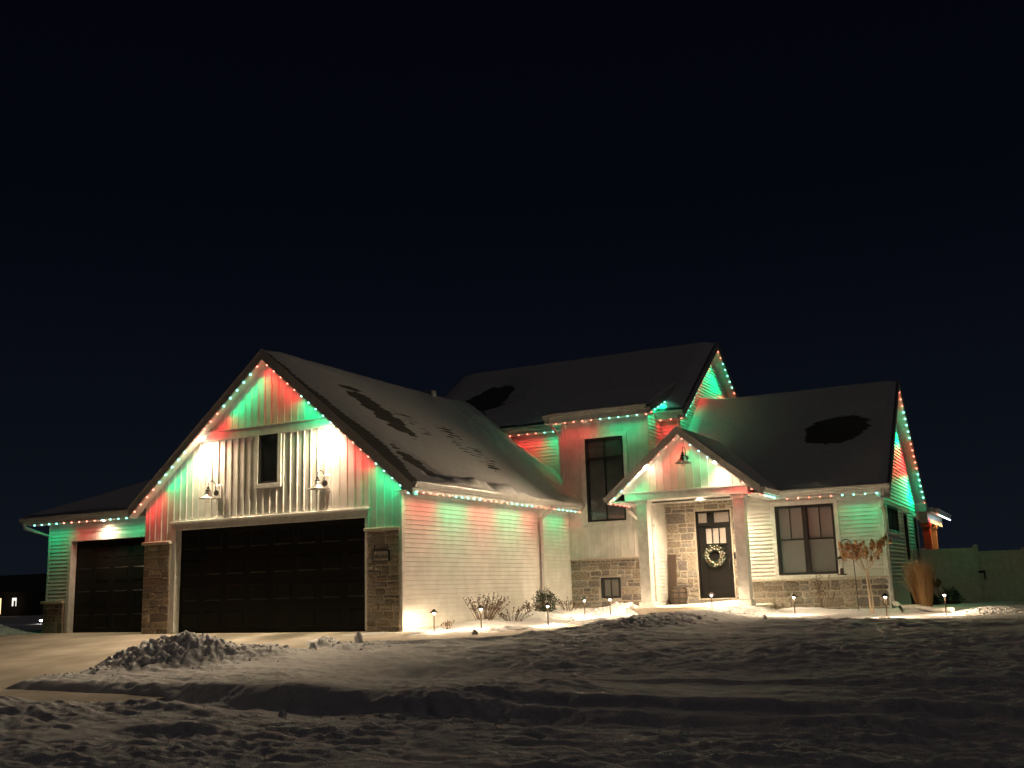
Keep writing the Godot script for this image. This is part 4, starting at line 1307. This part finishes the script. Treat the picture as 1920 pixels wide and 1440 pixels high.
func barrel():
	var y = 0.225
	var c = P(2.98, y, 9.52)
	var t = thing("barrel_planter", c, "brown slatted wooden barrel standing on the porch left of the door", "barrel")
	var prof = [[0.0, 0.205], [0.12, 0.235], [0.25, 0.248], [0.38, 0.235], [0.49, 0.205]]
	for k in 18:
		var g := Geo.new()
		var a0 = TAU * (k + 0.04) / 18
		var a1 = TAU * (k + 0.96) / 18
		var ro = rng.randf_range(-0.003, 0.003)
		for i in 4:
			var q = []
			for r in [0.0, -0.025]:
				for e in [[i, a0], [i, a1], [i + 1, a1], [i + 1, a0]]:
					q.append(c + Vector3(cos(e[1]), 0, sin(e[1])) * (prof[e[0]][1] + r + ro) + Vector3(0, prof[e[0]][0], 0))
			g.hexa(q)
		put("stave", g, M.barrel if k % 3 else M.old_wood, t)
	for h in [0.06, 0.17, 0.33, 0.44]:
		var g := Geo.new()
		var r = 0.20 + 0.05 * sin(PI * h / 0.49) + 0.004
		g.lathe(c, [Vector2(r, h - 0.017), Vector2(r + 0.003, h), Vector2(r, h + 0.017)], 28)
		put("hoop", g, M.iron, t)
	var g2 := Geo.new()
	g2.lathe(c, [Vector2(0.0, 0.47), Vector2(0.185, 0.47), Vector2(0.185, 0.45)], 24)
	put("lid", g2, M.old_wood, t)
	var b = thing("wooden_board", P(2.74, y, 9.74), "tall dark wooden board leaning on the entry wall behind the barrel", "board")
	var g := Geo.new()
	g.hexa([P(2.63, y, 9.66), P(2.87, y, 9.66), P(2.87, y + 1.40, 9.80), P(2.63, y + 1.40, 9.80), P(2.63, y, 9.69), P(2.87, y, 9.69), P(2.87, y + 1.40, 9.83), P(2.63, y + 1.40, 9.83)])
	put("panel", g, M.old_wood, b)
	g = Geo.new()
	for e in [[2.635, 2.655], [2.845, 2.865]]:
		g.hexa([P(e[0], y, 9.648), P(e[1], y, 9.648), P(e[1], y + 1.39, 9.788), P(e[0], y + 1.39, 9.788), P(e[0], y, 9.66), P(e[1], y, 9.66), P(e[1], y + 1.39, 9.80), P(e[0], y + 1.39, 9.80)])
	put("edge_strips", g, M.barrel, b)
func fence():
	var specs = [[8.78, 10.30, 15.9, 15.75, 1.62, "white vinyl privacy fence panel between the house and the gate post", false], [10.42, 11.62, 15.72, 15.6, 1.50, "white vinyl fence gate with black latch at the right edge", true], [11.72, 13.6, 15.58, 15.4, 1.46, "white vinyl privacy fence panel right of the gate", false]]
	for s in specs:
		var a = P(s[0], -0.25, s[2])
		var b = P(s[1], -0.25, s[3])
		var u = (b - a).normalized()
		var L = (b - a).length()
		var t = thing("fence_gate" if s[6] else "vinyl_fence", a, s[5], "gate" if s[6] else "fence")
		var fr = Fr.new(Vector3(a.x, 0, a.z), u, Vector3(-u.z, 0, u.x) * -1.0)
		if fr.w.z < 0: fr.w = -fr.w
		var g := Geo.new()
		g.cbox(fr, 0, L, s[4] - 0.14, s[4], -0.045, 0.0, 0.008)
		put("rail", g, M.fence, t)
		g = Geo.new()
		g.cbox(fr, 0, L, -0.2, -0.05, -0.045, 0.0, 0.008)
		put("rail", g, M.fence, t)
		var n = int(L / 0.16)
		for k in n:
			g = Geo.new()
			g.cbox(fr, L * k / n + 0.001, L * (k + 1) / n - 0.001, -0.06, s[4] - 0.12, -0.034, -0.012, 0.002)
			put("board", g, M.fence, t)
		if s[6]:
			g = Geo.new()
			g.cbox(fr, 0, 0.07, -0.18, s[4], -0.05, 0.004)
			put("stile", g, M.fence, t)
			g = Geo.new()
			g.cbox(fr, L - 0.07, L, -0.18, s[4], -0.05, 0.004)
			put("stile", g, M.fence, t)
			g = Geo.new()
			g.cbox(fr, -0.05, 0.14, 0.85, 0.93, 0.0, 0.05)
			g.cbox(fr, 0.10, 0.14, 0.66, 0.93, 0.0, 0.04)
			put("latch", g, M.black, t)
	for e in [[10.36, 15.74, 1.70, "white vinyl fence post with cap left of the gate"], [11.67, 15.59, 1.58, "white vinyl fence post with cap right of the gate"], [8.86, 15.92, 1.66, "white vinyl fence post against the house corner"]]:
		var t = thing("fence_post", P(e[0], -0.2, e[1]), e[3], "fence post")
		var fr = Fr.new(P(e[0], 0, e[1]), Vector3.RIGHT, Vector3(0, 0, 1))
		var g := Geo.new()
		g.cbox(fr, -0.064, 0.064, -0.25, e[2] - 0.06, -0.064, 0.064, 0.008)
		put("post", g, M.fence, t)
		g = Geo.new()
		g.cbox(fr, -0.075, 0.075, e[2] - 0.06, e[2] - 0.03, -0.075, 0.075, 0.006)
		g.lathe(fr.p(0, e[2] - 0.03, 0), [Vector2(0.10, 0.0), Vector2(0.0, 0.045)], 4)
		put("cap", g, M.fence, t)
func yard_things():
	# dark figure against the wing's side wall
	var y = ground_y(9.2, 10.2)
	var t = thing("garden_statue", P(9.2, y, 10.2), "dark garden statue with a wide hat brim against the wing side wall", "statue")
	var g := Geo.new()
	g.lathe(P(9.2, y, 10.2), [Vector2(0.0, 0.0), Vector2(0.16, 0.0), Vector2(0.17, 0.05), Vector2(0.13, 0.12), Vector2(0.155, 0.28), Vector2(0.15, 0.36), Vector2(0.09, 0.43), Vector2(0.045, 0.48), Vector2(0.05, 0.53), Vector2(0.06, 0.58)], 20)
	put("body", g, M.iron, t)
	g = Geo.new()
	g.lathe(P(9.2, y, 10.2), [Vector2(0.06, 0.575), Vector2(0.14, 0.57), Vector2(0.14, 0.585), Vector2(0.075, 0.60), Vector2(0.07, 0.70), Vector2(0.04, 0.74), Vector2(0.0, 0.75)], 20)
	put("hat", g, M.iron, t)
	# tulip shaped stake
	y = ground_y(9.45, 13.0)
	t = thing("garden_stake", P(9.45, y, 13.0), "dark metal tulip flower stake standing before the fence", "garden ornament")
	g = Geo.new()
	g.tube([P(9.45, y - 0.1, 13.0), P(9.46, y + 0.25, 13.0), P(9.44, y + 0.5, 13.0)], 0.010, 6)
	g.tube([P(9.45, y + 0.12, 13.0), P(9.52, y + 0.34, 13.0), P(9.58, y + 0.30, 13.0)], 0.007, 6)
	put("stem", g, M.iron, t)
	g = Geo.new()
	for k in 5:
		var a = TAU * k / 5
		var prev = []
		for i in 7:
			var f = i / 6.0
			var r = 0.14 * sin(PI * (0.12 + 0.62 * f))
			var w = 0.36 * sin(PI * (0.15 + 0.84 * f)) + 0.02
			var row = []
			for e in [-1.0, 1.0]: row.append(P(9.44, y + 0.49 + 0.25 * f, 13.0) + Vector3(cos(a + e * w * 1.7), 0, sin(a + e * w * 1.7)) * r)
			if i > 0: g.quad(prev[0], prev[1], row[1], row[0], Vector3(cos(a), 0, sin(a)))
			prev = row
	put("tulip_petals", g, M.bronze, t)
	boxwood(9.75, 13.2, -0.12, 0.30, "dark low evergreen shrub in front of the fence", "leaf")
	boxwood(9.28, 12.9, -0.10, 0.20, "small dark shrub beside the metal tulip stake", "leaf")
	# downspout extension lying over the snow
	t = thing("drain_pipe", P(9.0, 0.1, 8.5), "white drain pipe laid over the snow from the wing corner", "pipe")
	g = Geo.new()
	var pts = []
	for q in [[8.92, 0.16, 8.55], [9.12, 0.06, 7.9], [9.6, 0.04, 6.8], [10.1, 0.02, 5.9], [10.5, -0.01, 5.1]]: pts.append(P(q[0], ground_y(q[0], q[2]) + 0.05 + (0.08 if q[2] > 8.3 else 0.0), q[2]))
	g.tube(pts, 0.05, 10)
	put("pipe", g, M.gutter, t)
	# little ground spotlight
	y = ground_y(9.35, 6.2)
	t = thing("ground_spotlight", P(9.35, y, 6.2), "small dark ground spotlight tilted up between path lights", "spotlight")
	g = Geo.new()
	g.tube([P(9.35, y - 0.05, 6.2), P(9.35, y + 0.06, 6.2)], 0.012, 6)
	g.tube([P(9.36, y + 0.03, 6.2), P(9.29, y + 0.16, 6.2)], 0.03, 10, 0.034)
	put("head", g, M.iron, t)
	# snow chunks thrown up by the plow
	rng.seed = 91
	var ch := [[2.1, -0.55, 0.08, "pointed snow chunk standing at the driveway end of the walk"], [7.3, 2.0, 0.05, "small snow chunk on the lawn crust before the right wing"], [0.35, -2.05, 0.10, "grey snow chunk at the driveway edge of the lawn"], [-0.1, -2.9, 0.09, "rounded snow chunk beside the plowed pile"], [3.6, -8.2, 0.05, "lone snow clod under the road bank"]]
	for c in ch:
		y = ground_y(c[0], c[1])
		g = Geo.new()
		var base = P(c[0], y, c[1])
		var ring = []
		for i in 3:
			var row = []
			for k in 9:
				var a = TAU * k / 9
				row.append(base + Vector3(cos(a), 0, sin(a)) * c[2] * [1.0, 0.8, 0.35][i] * rng.randf_range(0.75, 1.2) + Vector3(0, c[2] * [-0.2, 0.9, 1.7][i] * rng.randf_range(0.9, 1.1), 0))
			ring.append(row)
		for i in 2:
			for k in 9: g.quad(ring[i][k], ring[i][(k + 1) % 9], ring[i + 1][(k + 1) % 9], ring[i + 1][k], ring[i][k] - base)
		for k in 9: g.tri(ring[2][k], ring[2][(k + 1) % 9], base + Vector3(0, c[2] * 1.85, 0), Vector3.UP)
		tag(put("snow_chunk", g, M.snow), c[3], "snow", "snow chunks thrown up by the plow", "thing")
# broken snow thrown up by shovel and plow, too many to count
func chunk_scatter():
	rng.seed = 303
	var spots = [[-1.9, -4.65, 0.8, 0.65, 46, 0.10], [-1.9, -4.65, 0.85, 0.7, 120, 0.04], [-1.1, -4.1, 0.7, 0.5, 60, 0.05], [-0.5, -3.1, 0.4, 0.5, 60, 0.05], [-0.3, -2.2, 0.28, 0.25, 40, 0.05], [-2.8, -5.6, 0.5, 0.6, 70, 0.05], [0.6, -2.6, 0.5, 0.4, 30, 0.04],
		[1.7, 7.7, 0.8, 0.4, 50, 0.06], [2.0, 5.4, 0.7, 0.8, 110, 0.05], [2.6, 3.2, 0.5, 0.9, 50, 0.04], [5.0, 2.2, 0.8, 1.2, 120, 0.045], [5.5, 5.8, 0.6, 0.5, 60, 0.05], [-14.2, 0.3, 0.8, 0.7, 110, 0.07], [11.6, 4.6, 1.2, 0.4, 80, 0.045], [-2.2, -8.3, 1.2, 0.4, 50, 0.04], [6.5, -8.2, 5.0, 0.3, 120, 0.03]]
	var g := Geo.new()
	for e in spots:
		for i in e[4]:
			var x = e[0] + rng.randfn(0.0, 0.6) * e[2]
			var d = e[1] + rng.randfn(0.0, 0.6) * e[3]
			var r = e[5] * rng.randf_range(0.35, 1.0) * (1.7 if rng.randf() < 0.08 else 1.0)
			var c = P(x, ground_y(x, d) - r * 0.30, d)
			var b = Basis(rdir(), rng.randf() * TAU) * Basis.from_scale(Vector3(r * rng.randf_range(0.8, 1.4), r * rng.randf_range(0.55, 0.95), r * rng.randf_range(0.8, 1.2)))
			var rows = []
			for k in 5:
				var row = []
				for m in 7:
					var la = PI * k / 4 - PI / 2
					var lo = TAU * m / 7
					var u = Vector3(cos(la) * cos(lo), sin(la), cos(la) * sin(lo))
					row.append([u, c + b * u * (rng.randf_range(0.72, 1.12) if k > 0 and k < 4 else 0.9)])
				rows.append(row)
			for k in 4:
				for m in 7:
					var q = [rows[k][m], rows[k][(m + 1) % 7], rows[k + 1][(m + 1) % 7], rows[k + 1][m]]
					var nb = []
					for e2 in q: nb.append((e2[1] - c).normalized())
					g.smooth(q[0][1], q[1][1], q[2][1], nb[0], nb[1], nb[2])
					g.smooth(q[0][1], q[2][1], q[3][1], nb[0], nb[2], nb[3])
	var o = put("broken_snow", g, M.snow)
	tag(o, "broken lumps of plowed and shovelled snow over the piles and bed edges", "snow", "", "stuff")
func neighbour():
	var t = thing("neighbour_house", P(-54.0, -0.3, 36.0), "dark neighbouring house far left with two lit windows", "house")
	var fr = front(31.0)
	var g := Geo.new()
	g.hexa([P(-66, -0.6, 31), P(-50.6, -0.6, 31), P(-50.6, -0.6, 41), P(-66, -0.6, 41), P(-66, 1.6, 31), P(-50.6, 1.6, 31), P(-50.6, 1.6, 41), P(-66, 1.6, 41)])
	put("wall", g, M.night_siding, t)
	g = Geo.new()
	g.hexa([P(-66.4, 1.6, 30.6), P(-50.2, 1.6, 30.6), P(-50.2, 1.6, 41.4), P(-66.4, 1.6, 41.4), P(-62, 3.0, 36), P(-54.6, 3.0, 36), P(-54.6, 3.0, 36.1), P(-62, 3.0, 36.1)])
	put("roof", g, M.night_siding, t)
	for e in [[-57.2, -54.62, 0.10, 1.20, "lit_window"], [-53.52, -53.0, 0.63, 1.20, "lit_blind"]]:
		g = Geo.new()
		frame_ring(g, fr, Rect2(e[0], e[2], e[1] - e[0], e[3] - e[2]).grow(0.06), 0.06, 0.0, 0.06)
		if e[4] == "lit_blind": g.cbox(fr, -53.32, -53.14, 0.63, 1.0, 0.02, 0.05)
		var w = put("window", g, M.black, t)
		g = Geo.new()
		g.cbox(fr, e[0], e[1], e[2], e[3], 0.005, 0.02, 0.002)
		put("pane", g, M[e[4]], w)
		omni(fr.p((e[0] + e[1]) / 2, (e[2] + e[3]) / 2, 0.25), 0.02, Color(1, 0.82, 0.6), 0.3, w)
	t = thing("landscape_light", P(-24.2, -0.1, 10.2), "small white landscape light glowing left of the third garage bay", "path light")
	g = Geo.new()
	g.tube([P(-24.2, -0.5, 10.2), P(-24.2, 0.05, 10.2)], 0.02, 6)
	put("stake", g, M.iron, t)
	g = Geo.new()
	g.ball(P(-24.2, 0.09, 10.2), 0.06, 10, Vector3(1.3, 0.55, 1.3))
	put("lens", g, M.path_lens, t)
	omni(P(-24.2, 0.09, 10.2), 0.08, Color(1, 0.95, 0.88), 0.04, t)

# ---------------------------------------------------------------- roof snow
func ell(x, s, cx, cs, rx, rs, tilt = 0.0) -> float:
	var u = x - cx
	var v = s - cs
	var a = u * cos(tilt) + v * sin(tilt)
	var b = -u * sin(tilt) + v * cos(tilt)
	return sqrt(a * a / (rx * rx) + b * b / (rs * rs))
func rough(x, s, k) -> float: return nz.get_noise_2d(x * 40.0 + k * 91.0, s * 40.0) * 0.5 + nz2.get_noise_2d(x * 150.0 + k * 57.0, s * 150.0) * 0.35
func roof_snows():
	var dep = Vector3(0, 0, -1)
	snow_sheet("roof_snow", "wind blown snow with bare shingle patches on the garage roof slope", P(0.48, 3.05, -0.28), dep, Vector3(-4.26, 3.55, 0).normalized(), 10.0, 5.62, 0.05, func(x, s):
		var d = x - 0.28
		var n = rough(x, s, 1)
		var t = 0.055 + 0.03 * n
		var st = nz2.get_noise_2d(d * 35.0, floor(s / 0.143) * 71.0)
		t = min(t, 0.06 * (ell(d, s, 2.40, 3.5, 0.52, 1.0, 0.25) - 1.0 + 0.5 * n + 0.7 * st))
		t = min(t, 0.012 + 0.03 * max(0.0, ell(d, s, 3.3, 3.2, 1.0, 1.0, 0.3) - 0.6) + 0.008 * n + 0.008 * st)
		t = min(t, 0.06 * (ell(d, s, 1.05, 1.05, 0.22, 0.55, 0.3) - 1.0 + 0.6 * n + 0.9 * st))
		t = min(t, 0.012 + 0.03 * max(0.0, ell(d, s, 5.4, 2.4, 1.0, 1.5, 0.2) - 0.6) + 0.008 * n + 0.009 * st)
		t = min(t, 0.12 * (d + 0.28 - 0.40 - 0.30 * exp(-pow((s - 1.6) / 1.1, 2.0)) + 0.2 * n) + 0.03 * smoothstep(3.4, 4.4, s))
		t += 0.10 * smoothstep(7.2, 9.0, d) * (0.6 + n)
		t += 0.20 * exp(-pow((s - 0.16) / 0.24, 2.0)) * max(0.0, 0.42 + 1.5 * nz.get_noise_2d(d * 45.0, 7.0) + 0.3 * n) * smoothstep(0.5, 1.4, d)
		return t)
	snow_sheet("roof_snow", "grey snow with one dark bare patch on the tall main roof", P(-6.2, 5.75, 9.55), Vector3.RIGHT, Vector3(0, 0.7, -1).normalized(), 9.66, 4.86, 0.07, func(x, s):
		var n = rough(x, s, 2)
		var t = 0.10 + 0.03 * n
		t = min(t, 0.09 * (ell(x, s, 2.0, 2.35, 0.80, 0.9) - 1.0 + 0.7 * n))
		t = min(t, 0.35 * (s - 0.14 + 0.10 * n))
		t = min(t, 0.10 * (x * 1.5 + 0.2))
		t = min(t, 0.25 * (9.66 - x) - 0.01)
		return t)
	snow_sheet("roof_snow", "smooth snow with a dark oval bare patch on the right wing roof", P(2.58, 3.05, 8.39), Vector3.RIGHT, Vector3(0, 0.833, -1).normalized(), 6.47, 5.22, 0.055, func(x, s):
		var n = rough(x, s, 3)
		var wx = x + 2.58
		var t = 0.075 + 0.015 * n + 0.05 * exp(-pow((s - 0.2) / 0.2, 2.0)) * max(0.0, 0.3 + nz.get_noise_2d(x * 40.0, 3.0) * 2.0)
		t += 0.13 * exp(-pow((wx - 3.12) / 0.5, 2.0)) * smoothstep(1.6, 2.6, s)
		t = min(t, 0.09 * (ell(wx, s, 7.48, 2.85, 0.78, 0.60, 0.35) - 1.0 + 0.30 * n + 0.16 * nz2.get_noise_2d(wx * 30.0, floor(s / 0.143) * 71.0)))
		t = min(t, 0.3 * (9.03 - wx) - 0.005)
		return t)
	snow_sheet("roof_snow", "thin snow on the shed roof of the tall window bay", P(-0.5, 5.80, 8.42), Vector3.RIGHT, Vector3(0, 1.01, -2.58).normalized(), 3.35, 2.72, 0.07, func(x, s): return min(0.07 + 0.02 * rough(x, s, 4), 0.3 * (s - 0.06)))
	snow_sheet("roof_snow", "shaded snow on the right slope of the porch roof", P(6.20, 3.13, 6.76), dep, Vector3(-2.07, 1.70, 0).normalized(), 3.7, 2.68, 0.07, func(x, s): return min(0.05 + 0.02 * rough(x, s, 5), 0.2 * (x - 0.1)))
	snow_sheet("roof_snow", "snow on the left slope of the porch roof", P(2.06, 3.13, 6.76), dep, Vector3(2.07, 1.70, 0).normalized(), 3.7, 2.68, 0.07, func(x, s): return min(0.05 + 0.02 * rough(x, s, 6), 0.2 * (x - 0.1)))
	snow_sheet("roof_snow", "dim snow on the low roof of the third garage bay", P(-13.1, 3.10, 0.58), Vector3.RIGHT, Vector3(0, 1.63, -5.42).normalized(), 5.5, 5.5, 0.10, func(x, s): return 0.10 + 0.04 * rough(x, s, 7) + 0.10 * exp(-pow((x - 3.6) / 1.6, 2.0)) * exp(-pow((s - 0.5) / 0.5, 2.0)))
	snow_sheet("porch_snow", "blown snow dusting the porch floor", P(2.64, 0.21, 6.78), Vector3.RIGHT, dep, 3.18, 3.08, 0.06, func(x, s):
		var n = rough(x, s, 8)
		return 0.012 + 0.03 * n - 0.05 * exp(-pow((x - 1.35) / 0.6, 2.0)) * exp(-pow((s - 1.6) / 1.0, 2.0)) + 0.09 * exp(-pow((x - 1.9) / 0.9, 2.0)) * exp(-pow((s - 2.9) / 0.25, 2.0)))

func _ready():
	var cam := Camera3D.new()
	add_child(cam)
	cam.transform = Transform3D(Basis(Vector3(0.885092, -0.029029, -0.464509), Vector3(0.115099, 0.980704, 0.158025), Vector3(0.450959, -0.193331, 0.871355)), P(12.7256, 0.7872, -19.1376))
	cam.fov = 40.517; cam.near = 0.1; cam.far = 600.0
	cam.current = true
	var env := Environment.new()
	var sky := Sky.new()
	var sm := ProceduralSkyMaterial.new()
	sm.sky_top_color = Color(0.002, 0.003, 0.012)
	sm.sky_horizon_color = Color(0.022, 0.031, 0.049)
	sm.sky_curve = 0.16
	sm.ground_bottom_color = Color(0.02, 0.02, 0.025); sm.ground_horizon_color = Color(0.045, 0.055, 0.07)
	sky.sky_material = sm
	env.background_mode = Environment.BG_SKY
	env.sky = sky
	env.background_energy_multiplier = 1.0
	env.tonemap_mode = Environment.TONE_MAPPER_LINEAR
	env.tonemap_exposure = 3.1
	env.sdfgi_enabled = true; env.ssao_enabled = true; env.ssil_enabled = true
	var we := WorldEnvironment.new()
	we.environment = env
	add_child(we)
	var moon := DirectionalLight3D.new()
	add_child(moon)
	moon.basis = Basis.looking_at(Vector3(-0.55, -0.8, 0.1).normalized(), Vector3.UP)
	moon.light_energy = 0.006; moon.light_color = Color(1.0, 0.93, 0.86); moon.light_angular_distance = 12.0; moon.shadow_enabled = true

	nz.seed = 4; nz.frequency = 0.01; nz.noise_type = FastNoiseLite.TYPE_SIMPLEX_SMOOTH; nz.fractal_octaves = 4
	nz2.seed = 9; nz2.frequency = 0.01; nz2.noise_type = FastNoiseLite.TYPE_SIMPLEX_SMOOTH; nz2.fractal_octaves = 3
	nzc.seed = 12; nzc.frequency = 8.0; nzc.noise_type = FastNoiseLite.TYPE_CELLULAR; nzc.cellular_return_type = FastNoiseLite.RETURN_DISTANCE; nzc.fractal_type = FastNoiseLite.FRACTAL_NONE
	rng.seed = 1
	materials()
	terrain()
	build_house()
	roof_snows()
	fence()
	neighbour()
	# lit fittings
	flood("bright soffit flood at the left end of the garage collar board", P(-5.84, 4.615, -0.15), Vector3(0.35, -0.9, 0.30), 7.5, 80.0)
	flood("bright soffit flood at the right end of the garage collar board", P(-1.74, 4.615, -0.15), Vector3(-0.45, -0.9, 0.30), 7.5, 80.0)
	flood("soffit flood under the eave above the third garage door", P(-10.2, 2.93, 0.84), Vector3(0, -1, 0.15), 1.2, 84.0)
	flood("bright soffit flood under the left slope of the porch gable", P(3.20, 3.84, 6.86), Vector3(-0.72, 0.04, 0.69), 13.0, 78.0)
	flood("bright soffit flood under the right slope of the porch gable", P(5.06, 3.84, 6.88), Vector3(0.35, -0.85, 0.35), 1.5, 82.0)
	flood("round downlight in the porch ceiling before the front door", P(4.13, 3.080, 8.35), Vector3(0, -1, 0), 17.0, 86.0, "")
	strings()
	wall_lamp(-5.30, 3.28, 0.0, "barn lamp with metal shade left of the narrow gable window")
	wall_lamp(-2.02, 3.28, 0.0, "barn lamp with metal shade right of the narrow gable window")
	wall_lamp(4.25, 4.02, 7.1, "barn lamp with dark shade high in the porch gable")
	path_light(0.62, 0.30, "path light nearest the garage corner, beside the stone pier")
	path_light(1.55, 0.70, "path light in front of the bare shrub by the garage wall")
	path_light(2.70, 1.60, "path light in front of the round evergreen shrub")
	path_light(2.25, 4.60, "dark capped path light left of the small basement window")
	path_light(2.05, 6.70, "path light under the small basement window")
	path_light(4.90, 6.35, "path light before the porch step and the front door")
	path_light(7.08, 5.60, "path light before the wide wing window")
	path_light(9.42, 3.40, "very bright path light at the right wing corner")
	path_light(10.42, 4.60, "pale path light right of the dry grass clump")
	wreath()
	plaque()
	barrel()
	twig_shrub(0.95, 1.9, "wide bare shrub with brown seed heads against the garage side wall", 54, 0.66, 0.60, 0.10, 41)
	twig_shrub(0.62, 0.85, "tiny snow covered plant beside the first path light", 12, 0.24, 0.16, 0.0, 42, 3)
	twig_shrub(0.8, 3.6, "thin bare stems poking out of the snow left of the evergreen shrub", 18, 0.45, 0.5, 0.1, 43, 4)
	twig_shrub(0.7, 4.7, "low bare shrub leaning on the round evergreen shrub", 20, 0.36, 0.34, 0.15, 44, 4)
	twig_shrub(0.75, 6.9, "small bare shrub right of the round evergreen shrub", 20, 0.42, 0.45, 0.0, 45, 4)
	twig_shrub(7.35, 7.7, "tall spindly plant with dark buds below the wide wing window", 9, 0.98, 0.34, 0.05, 46, 9)
	twig_shrub(6.2, 7.4, "tiny dead plant in the snow near the right porch column", 6, 0.2, 0.15, 0.1, 47, 3)
	boxwood(0.85, 5.3, ground_y(0.85, 5.3) + 0.04, 0.29, "round dark evergreen shrub by the garage downspout")
	hydrangea_tree(8.72, 5.9)
	shepherd_hook(8.22, 7.3)
	ornamental_grass(9.75, 6.9)
	yard_things()
	chunk_scatter()
